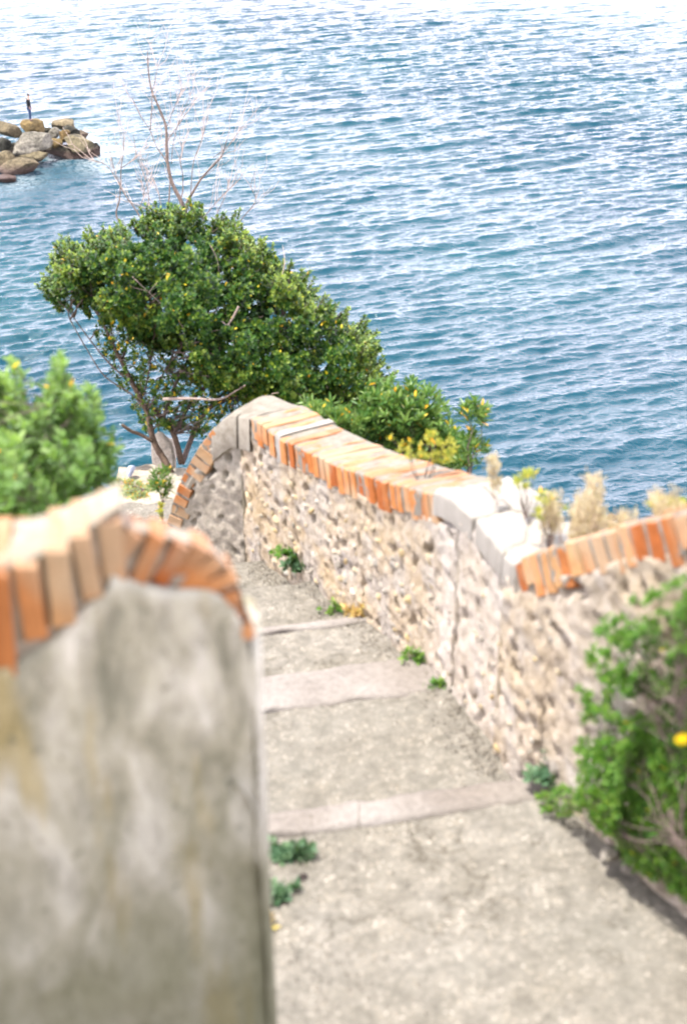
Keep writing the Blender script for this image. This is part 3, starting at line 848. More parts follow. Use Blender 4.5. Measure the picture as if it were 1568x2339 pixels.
# driftwood stick on the tip boulder
def tube(path, radii, seg=6):
    verts = []; faces = []
    n = len(path)
    for i, (p, r) in enumerate(zip(path, radii)):
        t = (path[min(i + 1, n - 1)] - path[max(i - 1, 0)])
        t = t.normalized() if t.length > 1e-9 else Vector((0, 0, 1))
        a = t.cross(Vector((.3, .9, .31))).normalized(); b = t.cross(a)
        for s in range(seg):
            th = 2 * pi * s / seg; verts.append(p + (a * cos(th) + b * sin(th)) * r)
    for i in range(n - 1):
        for s in range(seg):
            s2 = (s + 1) % seg; faces.append((i * seg + s, i * seg + s2, (i + 1) * seg + s2, (i + 1) * seg + s))
    faces.append(tuple(range(seg))[::-1]); faces.append(tuple(range((n - 1) * seg, n * seg)))
    return verts, faces
def merge(parts):
    V_, F_ = [], []
    for v, f in parts:
        o = len(V_); V_ += v; F_ += [tuple(i + o for i in q) for q in f]
    return V_, F_
px, py = C8(1340, 900); qx, qy = C8(1405, 1040)
a = U(px, py, 109.0); b = U(qx, qy, 108.4)
v, f = tube([a, a.lerp(b, .4) + Vector((.03, 0, .04)), b], [.05, .045, .03])
tag(link('driftwood_stick', mesh('driftwood_stick', v, f), M['bark_pale']), 'pale thin stick leaning on the tip of the rock pile', 'stick')

# ------------------------------------------------------------------ person on the peak
def skin_mesh(name, nodes, edges, mat, parent, sub=2):
    me = bpy.data.meshes.new(name)
    me.from_pydata([n[0] for n in nodes], edges, [])
    tmp = bpy.data.objects.new('tmp', me); COL.objects.link(tmp)
    md = tmp.modifiers.new('s', 'SKIN')
    for i, n in enumerate(nodes): me.skin_vertices[0].data[i].radius = (n[1], n[2] if len(n) > 2 else n[1])
    me.skin_vertices[0].data[0].use_root = True
    ss = tmp.modifiers.new('u', 'SUBSURF'); ss.levels = sub; ss.render_levels = sub
    dg = bpy.context.evaluated_depsgraph_get(); dg.update()
    m2 = bpy.data.meshes.new_from_object(tmp.evaluated_get(dg)); m2.name = name
    bpy.data.objects.remove(tmp); m2.materials.clear()
    o = link(name, m2, mat, parent, True)
    return o
def person():
    foot = U(68, 267, 113.2); foot.y = pk[1].y - .1; foot.x = U(68, 267, (foot.y * cp + (CAMZ - 3) * sp)).x
    # find the boulder surface under the feet
    o, p, sz = pk
    best = max((v.co.z for v in o.data.vertices if math.hypot(v.co.x + p.x - foot.x, v.co.y + p.y - foot.y) < .35), default=None)
    if best is not None: foot = Vector((foot.x, foot.y, p.z + best - .03))
    K = 1.1
    R = empty('person', foot, 'person in black jacket and blue jeans standing alone on the ochre boulder peak, facing right', 'person')
    # figure faces +X (to the right), local coordinates then shifted
    def S(l): return [((x * K + foot.x, y * K + foot.y, z * K + foot.z),) + tuple(q * 1.12 for q in r) for (x, y, z), *r in l]
    body_nodes = S([((0, 0, .95), .12, .15), ((0, 0, 1.15), .11, .14), ((-.02, 0, 1.38), .12, .17), ((.0, 0, 1.50), .06), ((.05, 0, 1.62), .085, .075), ((.07, 0, 1.70), .075, .07),
                    ((-.02, .17, 1.42), .055), ((-.03, .22, 1.15), .042), ((.07, .20, .93), .034), ((.12, .19, .84), .03, .018), ((.14, .19, .77), .018, .012),
                    ((-.02, -.17, 1.42), .055), ((-.03, -.22, 1.15), .042), ((.07, -.20, .93), .034), ((.12, -.19, .84), .03, .018), ((.14, -.19, .77), .018, .012),
                    ((0, .09, .88), .085), ((.02, .10, .48), .058), ((0, .10, .09), .038), ((.13, .11, .04), .035, .03),
                    ((0, -.09, .88), .085), ((.02, -.10, .48), .058), ((0, -.10, .09), .038), ((.13, -.11, .04), .035, .03)])
    ed = [(0, 1), (1, 2), (2, 3), (3, 4), (4, 5), (2, 6), (6, 7), (7, 8), (8, 9), (9, 10), (2, 11), (11, 12), (12, 13), (13, 14), (14, 15), (0, 16), (16, 17), (17, 18), (18, 19), (0, 20), (20, 21), (21, 22), (22, 23)]
    skin_mesh('body', body_nodes, ed, M['skin'], R)
    jk = S([((0, 0, .90), .15, .19), ((0, 0, 1.12), .135, .175), ((-.02, 0, 1.38), .145, .19), ((-.04, 0, 1.50), .10, .11),
            ((-.02, .18, 1.42), .075), ((-.03, .23, 1.15), .062), ((.06, .205, .95), .05),
            ((-.02, -.18, 1.42), .075), ((-.03, -.23, 1.15), .062), ((.06, -.205, .95), .05)])
    skin_mesh('jacket', jk, [(0, 1), (1, 2), (2, 3), (2, 4), (4, 5), (5, 6), (2, 7), (7, 8), (8, 9)], M['jacket'], R)
    skin_mesh('hood', S([((-.12, 0, 1.46), .06, .09), ((-.10, 0, 1.53), .07, .10)]), [(0, 1)], M['jacket'], R)
    tr = S([((0, 0, .93), .125, .16), ((.0, .09, .86), .10), ((.02, .10, .48), .075), ((0, .10, .10), .062),
            ((.0, -.09, .86), .10), ((.02, -.10, .48), .075), ((0, -.10, .10), .062)])
    skin_mesh('jeans', tr, [(0, 1), (1, 2), (2, 3), (0, 4), (4, 5), (5, 6)], M['jeans'], R)
    skin_mesh('hair', S([((0, 0, 1.66), .10, .10), ((.03, 0, 1.75), .115, .11), ((.10, 0, 1.785), .075, .085)]), [(0, 1), (1, 2)], M['hair'], R)
    for s in (1, -1):
        skin_mesh('shoe', S([((-.02, .10 * s, .05), .05), ((.14, .11 * s, .04), .045, .04)]), [(0, 1)], M['shoe'], R)
person()

# distant shore stones seen just over the near coping on the right
for i, (px, py, w, t) in enumerate([(1338, 1180, 24, (.42, .38, .3)), (1364, 1184, 18, (.5, .46, .38)), (1395, 1183, 26, (.38, .34, .26)), (1352, 1194, 30, (.5, .45, .36))]):
    p = UH(px, py, CAMZ - .3); zz = p.y * cp + (CAMZ - .3) * sp
    W = w / .1572; cxx, cyy = px / .1572, (py - 192.6) / .1572
    lb = ['small dark topped shore rock furthest left beyond the right coping', 'smallest pale shore rock between two larger ones beyond the right coping', 'shore rock furthest right beyond the right coping', 'broad pale shore rock nearest the coping beyond the right wall'][i]
    boulder(40 + i, cxx, cyy, W, W * .6, .3, 0, t, lb, .9, 3, group='shore rocks beyond the right wall')

# ------------------------------------------------------------------ foliage tools
class Foliage:
    def __init__(s): s.v = []; s.f = []; s.t = []; s.n = 0
    def leaf(s, p, d, nrm, L, W, tone, curl=.15):
        d = d.normalized(); side = d.cross(nrm)
        if side.length < 1e-4: side = d.cross(Vector((0, 0, 1)))
        side.normalize(); n = side.cross(d).normalized()
        b = s.n
        def P(l, w, z): return p + d * (l * L) + side * (w * W) + n * (z * L)
        s.v += [P(0, 0, 0), P(.35, -.42, .05), P(.35, 0, -.03), P(.35, .42, .05), P(.75, -.40, .02 - curl * .5), P(.75, 0, -.05 - curl * .5), P(.75, .40, .02 - curl * .5), P(1, 0, -curl)]
        s.f += [(b, b + 1, b + 2), (b, b + 2, b + 3), (b + 1, b + 4, b + 5, b + 2), (b + 2, b + 5, b + 6, b + 3), (b + 4, b + 7, b + 5), (b + 5, b + 7, b + 6)]
        s.t += [tone] * 8; s.n += 8
    def whorl(s, p, axis, k, L, W, spread=.9, tone=.4, var=.25, yellow=.02):
        axis = axis.normalized(); a = axis.orthogonal().normalized(); b = axis.cross(a)
        ph = random.random() * 6.28
        for i in range(k):
            th = ph + i * 2.4; lay = i / k
            out = a * cos(th) + b * sin(th)
            sprd = spread * (1.15 - .75 * lay)
            d = (axis * cos(sprd) + out * sin(sprd))
            tn = tone + random.uniform(-var, var) + lay * .18
            tn = max(0, min(.93, tn))
            if random.random() < yellow: tn = random.uniform(.975, 1)
            s.leaf(p - axis * L * .5 * (1 - lay), d, axis, L * random.uniform(.75, 1.15), W * random.uniform(.8, 1.15), tn)
    def build(s, name, mat, parent, stuff=False):
        o = link(name, mesh(name, s.v, s.f, s.t), mat, parent)
        if stuff: o['kind'] = 'stuff'
        return o
def leaf_objects(fol, count, name, mat, parent):
    """take whole leaves (8 points each) nearest the camera out of a foliage mass as separate leaf objects"""
    nl = len(fol.v) // 8
    order = sorted(range(nl), key=lambda i: (fol.v[i * 8 + 5] - CV).length_squared)
    pick = order[:count]; ps = set(pick)
    for i in pick:
        vs = [fol.v[i * 8 + k] for k in range(8)]
        o0 = vs[0]
        o = link(name, mesh(name, [v - o0 for v in vs], [(0, 1, 2), (0, 2, 3), (1, 4, 5, 2), (2, 5, 6, 3), (4, 7, 5), (5, 7, 6)], [fol.t[i * 8]] * 8), mat, parent)
        o.matrix_basis = Matrix.Translation(o0)
    g = Foliage()
    for i in range(nl):
        if i in ps: continue
        b = g.n; g.v += fol.v[i * 8:i * 8 + 8]; g.t += fol.t[i * 8:i * 8 + 8]; g.n += 8
        g.f += [(b, b + 1, b + 2), (b, b + 2, b + 3), (b + 1, b + 4, b + 5, b + 2), (b + 2, b + 5, b + 6, b + 3), (b + 4, b + 7, b + 5), (b + 5, b + 7, b + 6)]
    return g
def inside(poly, x, y):
    c = False; j = len(poly) - 1
    for i in range(len(poly)):
        xi, yi = poly[i]; xj, yj = poly[j]
        if (yi > y) != (yj > y) and x < (xj - xi) * (y - yi) / (yj - yi) + xi: c = not c
        j = i
    return c
def edge_dist(poly, x, y):
    best = 1e9; j = len(poly) - 1
    for i in range(len(poly)):
        ax, ay = poly[j]; bx, by = poly[i]; dx, dy = bx - ax, by - ay
        t = max(0, min(1, ((x - ax) * dx + (y - ay) * dy) / (dx * dx + dy * dy + 1e-9)))
        best = min(best, math.hypot(x - ax - dx * t, y - ay - dy * t)); j = i
    return best
def sample_crown(poly, n, z0, thick, rnd=170, bias=.6, gap=None, gs=3.0, keep=None, relief=0.0):
    """points through a crown whose outline is the polygon and whose depth swells away from the outline"""
    xs = [p[0] for p in poly]; ys = [p[1] for p in poly]; out = []; tries = 0
    while len(out) < n and tries < n * 60:
        tries += 1
        x = random.uniform(min(xs), max(xs)); y = random.uniform(min(ys), max(ys))
        if not inside(poly, x, y): continue
        e = min(1, edge_dist(poly, x, y) / rnd)
        t = thick * math.sqrt(max(0, 1 - (1 - e) ** 2))
        u = random.uniform(-1, 1)
        if random.random() < bias: u = -abs(1 - abs(random.gauss(0, .18)))
        zc = z0(x, y) if callable(z0) else z0
        if relief and u < 0:
            u += relief * (noise.noise(Vector((x * .016, y * .016, 2))) + .6 * noise.noise(Vector((x * .04, y * .04, 5))))
        p = U(x, y, zc + t * u)
        if gap is not None:
            g = noise.noise(p * gs) + .5 * noise.noise(p * gs * 2.3)
            if g < gap: continue
        if keep and random.random() > keep(x, y): continue
        out.append((p, e, u))
    return out
def wiggle(a, b, n, amp, sag=0.0):
    pts = []; ln = (b - a).length; off = Vector((random.random() * 50, random.random() * 50, 0))
    for i in range(n + 1):
        t = i / n; p = a.lerp(b, t)
        w = Vector((noise.noise(off + Vector((t * 2.5, 0, 0))), noise.noise(off + Vector((0, t * 2.5, 7))), noise.noise(off + Vector((3, 3, t * 2.5)))))
        pts.append(p + w * amp * ln * sin(pi * min(t * 1.0, 1)) + Vector((0, 0, -sag * ln * sin(pi * t))))
    return pts
def limb(pix, z, r0, r1, dz=0.0, seg=6, n=5):
    """tapered limb through traced points at view depth z (dz: how much further its tip is)"""
    P = [U(x, y, (z(x, y) if callable(z) else z) + dz * i / max(1, len(pix) - 1)) for i, (x, y) in enumerate(pix)]
    path = []
    for i in range(len(P) - 1):
        p0 = P[max(0, i - 1)]; p1 = P[i]; p2 = P[i + 1]; p3 = P[min(len(P) - 1, i + 2)]
        for k in range(n):
            t = k / n
            path.append(.5 * ((2 * p1) + (p2 - p0) * t + (2 * p0 - 5 * p1 + 4 * p2 - p3) * t * t + (3 * p1 - p0 - 3 * p2 + p3) * t ** 3))
    path.append(P[-1])
    m = len(path)
    rad = [(r0 + (r1 - r0) * (i / (m - 1)) ** .8) * (1 + .08 * random.uniform(-1, 1)) for i in range(m)]
    return path, rad, tube(path, rad, seg)
UPV = Vector((0, 0, 1))

# ------------------------------------------------------------------ big evergreen bush
def main_bush():
    root = U(400, 1098, 9.1)
    R = empty('evergreen_bush', root, 'large leaning dark green evergreen bush rising above the wall corner against the sea', 'bush')
    Z = 9.6
    limbs = []; parts = []; nodes = []
    def add(pix, r0, r1, z=Z, dz=0.0, keepnodes=True, pt=parts):
        path, rad, tb = limb(pix, z, r0, r1, dz)
        pt.append(tb)
        if keepnodes: nodes.extend(path[len(path) // 3:])
    trunk = []
    add([(402, 1100), (375, 1050), (351, 1007), (335, 940), (304, 878), (278, 826), (252, 775)], .026, .012, 9.2, .2, pt=trunk)
    add([(415, 1060), (397, 992), (371, 961), (345, 925)], .022, .014, 9.3, .1, pt=trunk)
    add([(348, 1008), (320, 992), (300, 985), (279, 970)], .012, .010, 9.25, -.1, False, pt=trunk)
    add([(252, 775), (225, 720), (190, 680), (150, 655)], .011, .005, 9.4, .2)
    add([(278, 826), (300, 760), (330, 700), (350, 640)], .011, .005, 9.4, .2)
    add([(304, 878), (250, 830), (205, 775), (150, 700)], .007, .003, 9.3, .1)
    add([(335, 940), (300, 900), (240, 860), (200, 800), (160, 730)], .006, .003, 9.3, .1)
    add([(371, 961), (400, 880), (440, 800), (480, 700), (500, 600)], .015, .006, 9.5, .2)
    add([(397, 992), (450, 900), (520, 850), (600, 780), (660, 700)], .017, .007, 9.5, .3)
    add([(415, 1060), (470, 940), (560, 900), (650, 880), (760, 860), (830, 840)], .02, .007, 9.5, .2)
    add([(470, 940), (540, 870), (640, 800), (740, 770)], .012, .005, 9.6, .1)
    add([(330, 900), (345, 820), (350, 760), (330, 690)], .006, .003, 9.3, .1)
    add([(345, 925), (370, 860), (400, 790), (395, 720)], .007, .003, 9.3, .1)
    v, f = merge(trunk); link('trunk', mesh('trunk', v, f), M['bark'], R, True)
    crown = [(108, 660), (128, 622), (165, 582), (230, 560), (262, 540), (310, 530), (350, 505), (385, 510), (425, 488), (462, 498), (500, 512), (545, 535), (568, 560), (612, 592), (630, 625), (668, 640), (700, 690), (742, 712), (770, 745), (818, 752), (836, 775), (848, 830), (862, 880), (858, 925), (820, 945), (740, 945), (690, 925), (640, 935), (560, 905), (500, 880), (430, 845), (380, 800), (330, 770), (270, 735), (215, 712), (165, 690), (135, 705)]
    depth = lambda x, y: Z + (x - 480) * .0002 - (y - 700) * .0009
    # boughs to crown lumps
    lumps = sample_crown(crown, 190, depth, .75, 150, .55)
    for p, e, u in lumps:
        nd = min(nodes, key=lambda q: (q - p).length + random.random() * .25)
        pts = wiggle(nd, p, 6, .16)
        parts.append(tube(pts, [.006 - .0038 * i / 6 for i in range(7)], 4))
    # leaf sprays: clumped about lump centres
    fol = Foliage(); twigs = []
    centers = sample_crown(crown, 1150, depth, .85, 150, .62, relief=1.4)
    for p, e, u in centers:
        tone = .30 + .24 * noise.noise(p * 2.1) + (.12 if e < .25 else 0)
        r = random.uniform(.035, .085)
        out = (p - U(480, 760, Z + .15)); out.normalize()
        for k in range(random.randint(5, 8)):
            d = Vector((random.gauss(0, 1), random.gauss(0, 1), random.gauss(0, 1))).normalized()
            q = p + d * r * random.uniform(.3, 1) + out * random.uniform(-.02, .05)
            ax = (out * .7 + UPV * .55 + d * .6 + Vector((0, -.25, 0))).normalized()
            fol.whorl(q, ax, random.randint(7, 10), .033 * random.uniform(.8, 1.2), .021, .95, tone, .30, .010)
            if e < .25 and k < 3:
                a2 = (out * .6 + UPV * .9 + d * .3).normalized(); Ls = random.uniform(.03, .10)
                parts.append(tube([p, q + a2 * Ls], [.003, .0015], 3))
                for f_ in (.35, .6, .82, 1.0): fol.whorl(q + a2 * Ls * f_, a2, random.randint(3, 5), .030, .018, .95, tone + .12, .25, .01)
            if random.random() < .25: twigs.append(tube([p - out * .05, q], [.0025, .0015], 3))
    # sparse brushy underside with dry orange leaves
    under = [(230, 720), (300, 750), (430, 845), (560, 905), (700, 925), (690, 950), (520, 1000), (470, 1010), (420, 985), (330, 990), (300, 930), (250, 840), (215, 760)]
    for p, e, u in sample_crown(under, 560, 9.45, .45, 120, .2):
        tone = .40 + .2 * noise.noise(p * 2.4)
        ax = Vector((random.gauss(0, .6), random.gauss(0, .5) - .3, random.uniform(.2, 1)))
        fol.whorl(p, ax, random.randint(3, 7), .034, .019, .95, tone, .25, .05)
        nd = min(nodes, key=lambda q: (q - p).length + random.random() * .3)
        if random.random() < .45: parts.append(tube(wiggle(nd, p, 5, .2), [.0045 - .003 * i / 5 for i in range(6)], 4))
    for _ in range(120):
        x = random.gauss(560, 70); y = random.gauss(880, 40)
        p = U(x, y, 9.2 + random.random() * .4)
        fol.whorl(p, Vector((random.gauss(0, 1), random.gauss(0, 1), random.gauss(.5, 1))), 3, .03, .018, .9, .3, .2, .45)
    v, f = merge(parts); o = link('branches', mesh('branches', v, f), M['bark_grey'], R); o['kind'] = 'stuff'
    rest = leaf_objects(fol, 300, 'leaf', M['leaf_main'], R)
    rest.build('foliage', M['leaf_main'], R, True)
    # dead pale twigs lying in the crown
    for pix, r in [([(545, 700), (522, 740), (508, 735), (490, 722)], .007), ([(522, 740), (535, 790), (560, 820)], .008), ([(372, 912), (430, 910), (500, 912), (535, 895), (560, 880)], .010), ([(290, 620), (340, 668), (395, 720), (420, 750)], .004), ([(340, 668), (380, 620)], .003), ([(300, 655), (345, 668)], .003), ([(380, 700), (425, 708), (470, 722)], .004), ([(545, 780), (520, 770)], .003), ([(620, 900), (650, 893), (672, 880)], .004), ([(645, 893), (640, 850)], .0035), ([(480, 560), (495, 590), (500, 620)], .003), ([(640, 640), (650, 600), (645, 560)], .003)]:
        path, rad, tb = limb(pix, 8.75, r, r * .4, .1)
        link('dead_twig', mesh('dead_twig', *tb), M['bark_pale'], R)
main_bush()

# ------------------------------------------------------------------ bare dead tree behind the bush
def bare_tree():
    root = U(440, 560, 10.2)
    R = empty('bare_tree', root, 'leafless pale twiggy dead tree sticking up out of the evergreen bush', 'tree')
    C = lambda L: [(215.7 + x * .2555, 77 + y * .2555) for x, y in L]
    main = [
        ([(830, 1720), (810, 1600), (770, 1490), (700, 1350), (662, 1210), (645, 1050), (640, 840), (600, 720), (550, 600), (518, 530), (490, 400), (478, 260), (476, 150)], .019, .0035),
        ([(812, 1590), (835, 1500), (880, 1420), (960, 1290), (1080, 1160), (1140, 1090), (1175, 980), (1200, 900)], .014, .002),
        ([(770, 1490), (790, 1400), (788, 1250), (765, 1130), (782, 1040), (760, 900), (770, 800)], .005, .0015),
        ([(595, 1650), (655, 1550), (672, 1400), (670, 1260), (630, 1120), (560, 1020), (495, 860), (410, 730), (340, 570)], .007, .002),
        ([(500, 860), (515, 640), (520, 530), (550, 380), (572, 255)], .005, .0015),
        ([(500, 1840), (430, 1690), (380, 1590), (250, 1400), (210, 1300), (180, 1220), (140, 1050)], .007, .002),
        ([(290, 1820), (220, 1680), (195, 1600), (225, 1480), (235, 1300), (240, 1190), (262, 1050), (260, 900)], .008, .002),
        ([(650, 960), (770, 790), (870, 640), (945, 520)], .004, .0012),
        ([(650, 830), (720, 650), (785, 480)], .003, .002),
        ([(690, 1160), (705, 980), (760, 780), (820, 640), (870, 520)], .003, .002),
        ([(860, 1450), (880, 1180), (930, 1020), (980, 880), (1010, 740)], .0035, .002),
        ([(1200, 1790), (1330, 1640), (1440, 1490), (1400, 1370), (1430, 1240)], .004, .002),
        ([(1060, 1110), (1200, 1000), (1260, 920), (1315, 840)], .003, .002),
        ([(1050, 1750), (1100, 1600), (1170, 1450), (1205, 1300)], .0035, .002),
        ([(940, 1700), (1030, 1580), (1160, 1430), (1310, 1290)], .0035, .002),
        ([(485, 1800), (490, 1600), (480, 1400), (440, 1250), (380, 1100), (350, 900)], .0035, .002),
        ([(240, 1200), (345, 1130), (410, 1060)], .003, .002),
        ([(200, 1300), (130, 1200), (60, 1150), (-30, 1130)], .003, .002),
        ([(600, 1650), (590, 1500), (560, 1380), (500, 1250), (420, 1160)], .003, .002),
        ([(380, 1600), (430, 1490), (440, 1380), (390, 1280)], .003, .002),
        ([(690, 1700), (600, 1640), (500, 1580), (380, 1540), (290, 1480)], .003, .002),
    ]
    parts = []; trunk = None; tips = []
    for i, (pix, r0, r1) in enumerate(main):
        z = 10.1 + random.uniform(-.35, .45) * (i > 1)
        path, rad, tb = limb(C(pix), z, r0, r1, random.uniform(-.1, .3), 5)
        (parts.append(tb) if i else link('trunk', mesh('trunk', *tb), M['bark'] if False else M['bark_grey'], R, True))
        tips.append((path, rad))
    v, f = merge(parts); link('limbs', mesh('limbs', v, f), M['bark_grey'], R, True)
    fine = []
    for path, rad in tips:
        for _ in range(6):
            i = random.randrange(len(path) // 3, len(path) - 1)
            d = (path[i + 1] - path[i]).normalized()
            side = Vector((random.gauss(0, 1), random.gauss(0, .6), random.gauss(0, .5))).normalized()
            L = random.uniform(.08, .36)
            e = path[i] + (d * .8 + side * .55 + UPV * .35) * L
            pts = wiggle(path[i], e, 4, .14)
            fine.append(tube(pts, [.0024 - .0012 * k / 4 for k in range(5)], 3))
            if random.random() < .5:
                e2 = pts[2] + (d * .5 - side * .5 + UPV * .4) * L * .5
                fine.append(tube(wiggle(pts[2], e2, 3, .1), [.0018, .0016, .0013, .001], 3))
    v, f = merge(fine); o = link('twigs', mesh('twigs', v, f), M['bark_pale'], R); o['kind'] = 'stuff'
bare_tree()

def gz(px, py):     # view depth of the stair surface on this sight line
    lo, hi = 2.0, 11.0
    for _ in range(40):
        m = (lo + hi) / 2; p = U(px, py, m)
        if CAMZ - p.z < ground_h(p.x, p.y): lo = m
        else: hi = m
    q = far.hit(ray(px, py))
    if q and px > 560: lo = min(lo, q[1] - .04)
    return lo
# ------------------------------------------------------------------ generic shrub
def shrub(name, label, cat, rootpix, rootz, crown, n, z, thick, rnd, leafmat, L, W, k, tone, stems=8, spread=.9, yellow=.02, objs=0, bias=.5, keep=None, gap=None, group=None, bark='bark_grey', lumps=0, upw=.7, stemr=.006, shoot=0.0, relief=0.0):
    root = U(rootpix[0], rootpix[1], rootz)
    R = empty(name, root, label, cat, group)
    pts = sample_crown(crown, n, z, thick, rnd, bias, gap, 3.0, keep, relief)
    parts = []; nodes = [root]
    tgt = random.sample(pts, min(stems, len(pts)))
    for p, e, u in tgt:
        w = wiggle(root, p, 8, .12); nodes += w[2:]
        parts.append(tube(w, [stemr * (1 - .75 * i / 8) for i in range(9)], 5))
    fol = Foliage()
    for p, e, u in pts:
        nd = min(random.sample(nodes, min(30, len(nodes))), key=lambda q: (q - p).length)
        out = (p - nd).normalized() if (p - nd).length > 1e-4 else UPV
        if random.random() < .5: parts.append(tube([nd, nd.lerp(p, .5) + UPV * .01, p], [stemr * .3, stemr * .25, stemr * .18], 3))
        if shoot:
            ax = (UPV + out * .35 + Vector((random.gauss(0, .42), random.gauss(0, .42), 0))).normalized()
            Ls = shoot * random.uniform(.6, 1.3); tn = tone + .22 * noise.noise(p * 3)
            parts.append(tube([p - ax * Ls, p], [stemr * .3, stemr * .15], 3))
            m = 5
            for q_ in range(m):
                f_ = q_ / (m - 1)
                fol.whorl(p - ax * Ls * (1 - f_), ax, random.randint(3, 4) if q_ < m - 1 else random.randint(4, 6), L * random.uniform(.8, 1.2) * (1.05 - .3 * f_), W, spread * (1.15 - .4 * f_), tn + .12 * f_, .16, yellow)
            continue
        reps = 1 if not lumps else random.randint(2, lumps)
        for _ in range(reps):
            q = p + Vector((random.gauss(0, 1), random.gauss(0, 1), random.gauss(0, 1))) * (.03 if lumps else 0)
            ax = (out * .5 + UPV * upw + Vector((random.gauss(0, .4), random.gauss(0, .4), random.gauss(0, .3)))).normalized()
            fol.whorl(q, ax, random.randint(*k), L * random.uniform(.75, 1.2), W, spread, tone + .2 * noise.noise(p * 3), .22, yellow)
    v, f = merge(parts); o = link('stems', mesh('stems', v, f), M[bark], R)
    g = leaf_objects(fol, objs, 'leaf', M[leafmat], R) if objs else fol
    if g.n: g.build('foliage', M[leafmat], R, True)
    return R

# left foreground bush
shrub('green_bush', 'fresh green bush behind the left foreground wall, out of focus', 'bush', (90, 1230), 5.1,
      [(-120, 860), (0, 850), (18, 815), (40, 830), (52, 890), (70, 930), (100, 905), (112, 850), (132, 800), (158, 815), (162, 870), (178, 905), (202, 880), (224, 905), (218, 950), (226, 1005), (262, 1005), (270, 1035), (252, 1075), (205, 1100), (150, 1110), (170, 1130), (140, 1160), (60, 1185), (0, 1200), (-120, 1210)],
      440, 5.0, .46, 60, 'leaf_left', .046, .022, (7, 11), .45, 26, 1.0, .002, 300, .5, shoot=.10, relief=1.6)
# bushes to the right of the big one
shrub('oleander_bush', 'dark long leaved shrub behind the brick coping, right of the big bush', 'bush', (850, 1080), 8.2,
      [(690, 930), (720, 915), (760, 940), (800, 945), (850, 900), (868, 862), (890, 880), (925, 890), (945, 882), (985, 905), (1002, 940), (1000, 975), (1040, 985), (1066, 1010), (1050, 1060), (960, 1062), (890, 1040), (820, 1010), (740, 990), (695, 965)],
      330, 8.2, .4, 60, 'leaf_long', .062, .017, (8, 12), .42, 12, .95, .012, 220, .5, lumps=2)
shrub('oleander_sapling', 'slender long leaved sapling at the right end of the shrubs, against the sea', 'bush', (1068, 1110), 7.6,
      [(1055, 925), (1080, 912), (1115, 935), (1110, 960), (1085, 970), (1078, 1000), (1105, 1010), (1112, 1040), (1085, 1075), (1040, 1080), (1020, 1040), (1045, 1000), (1065, 970), (1050, 950)],
      42, 7.7, .12, 60, 'leaf_long', .06, .015, (9, 13), .5, 6, .95, .04, 120, .3, stemr=.005)
shrub('feathery_shrub', 'upright long leaved green shrub close behind the crest of the wall', 'bush', (755, 1010), 7.9,
      [(705, 935), (725, 925), (760, 945), (790, 935), (830, 950), (850, 985), (820, 1010), (740, 980), (710, 965)],
      60, 7.85, .2, 60, 'leaf_long', .065, .013, (9, 13), .58, 8, .8, .02, 60, .5)
# yellow spurge behind the coping
for i, (poly, lab, zz) in enumerate([
    ([(890, 1000), (905, 985), (925, 1010), (960, 1000), (985, 975), (1000, 1000), (1035, 1000), (1040, 1040), (1020, 1062), (960, 1055), (900, 1035)], 'bright yellow green spurge behind the middle of the brick coping', 5.9),
    ([(1172, 1095), (1190, 1085), (1212, 1062), (1228, 1075), (1220, 1095), (1195, 1118), (1180, 1125)], 'yellow spurge sprig leaning out at the corner of the white plaster', 5.1),
    ([(1215, 1140), (1235, 1120), (1262, 1135), (1268, 1160), (1290, 1160), (1285, 1185), (1250, 1200), (1225, 1180)], 'orange tinged spurge between the white plaster and the dry plumes', 4.9),
    ([(1480, 1150), (1500, 1140), (1540, 1128), (1560, 1145), (1555, 1165), (1500, 1165)], 'russet weed behind the near brick coping at the right', 4.3)]):
    cxm = sum(p[0] for p in poly) / len(poly)
    shrub('spurge_plant', lab, 'plant', (cxm, max(p[1] for p in poly) + 60), zz, poly, 46 if i == 0 else 16, zz, .1, 40, 'leaf_yellow', .026, .010, (5, 8), .45, 7, .9, .04, 30, .4, group='yellow weeds behind the right wall', stemr=.003)

# dry plumes
def plume(cx, cy0, cy1, w, z, n, label):
    root = U(cx, cy1 + 40, z)
    R = empty('dry_grass', root, label, 'grass', 'dry plumed weeds behind the right wall')
    parts = []; fol = Foliage()
    for i in range(n):
        tx = cx + random.gauss(0, w * .33); ty = cy0 + abs(random.gauss(0, 1)) * (cy1 - cy0) * .35
        tip = U(tx, ty, z + random.gauss(0, .08)); b = root + Vector((random.gauss(0, .02), random.gauss(0, .02), 0))
        pts = wiggle(b, tip, 8, .06)
        parts.append(tube(pts, [.0018 - .0012 * k / 8 for k in range(9)], 3))
        for k in range(3, 9):
            for _ in range(9):
                p = pts[k] + Vector((random.gauss(0, .008), random.gauss(0, .008), random.gauss(0, .012)))
                fol.leaf(p, Vector((random.gauss(0, .5), random.gauss(0, .5), 1)), Vector((0, -1, .3)), random.uniform(.012, .024), .005, random.uniform(.1, .9))
    v, f = merge(parts); link('stalks', mesh('stalks', v, f), M['straw'], R)
    fol.build('seed_heads', M['straw'], R, True)
plume(1352, 1092, 1230, 36, 4.7, 16, 'tallest pale pink dry grass plume behind the near coping, against the sea')
plume(1318, 1140, 1240, 46, 4.75, 14, 'bushy pale dry plume just left of the tallest one')
plume(1262, 1130, 1210, 34, 4.9, 8, 'thin dry plume beside the white plaster corner')
plume(1418, 1180, 1225, 60, 4.4, 8, 'low dry grass along the near coping right of the tall plume')
plume(1520, 1130, 1190, 60, 4.2, 9, 'dry weed heads over the near coping at the right edge')
plume(1130, 1040, 1110, 26, 5.2, 4, 'few thin reddish stalks over the white plaster slab')

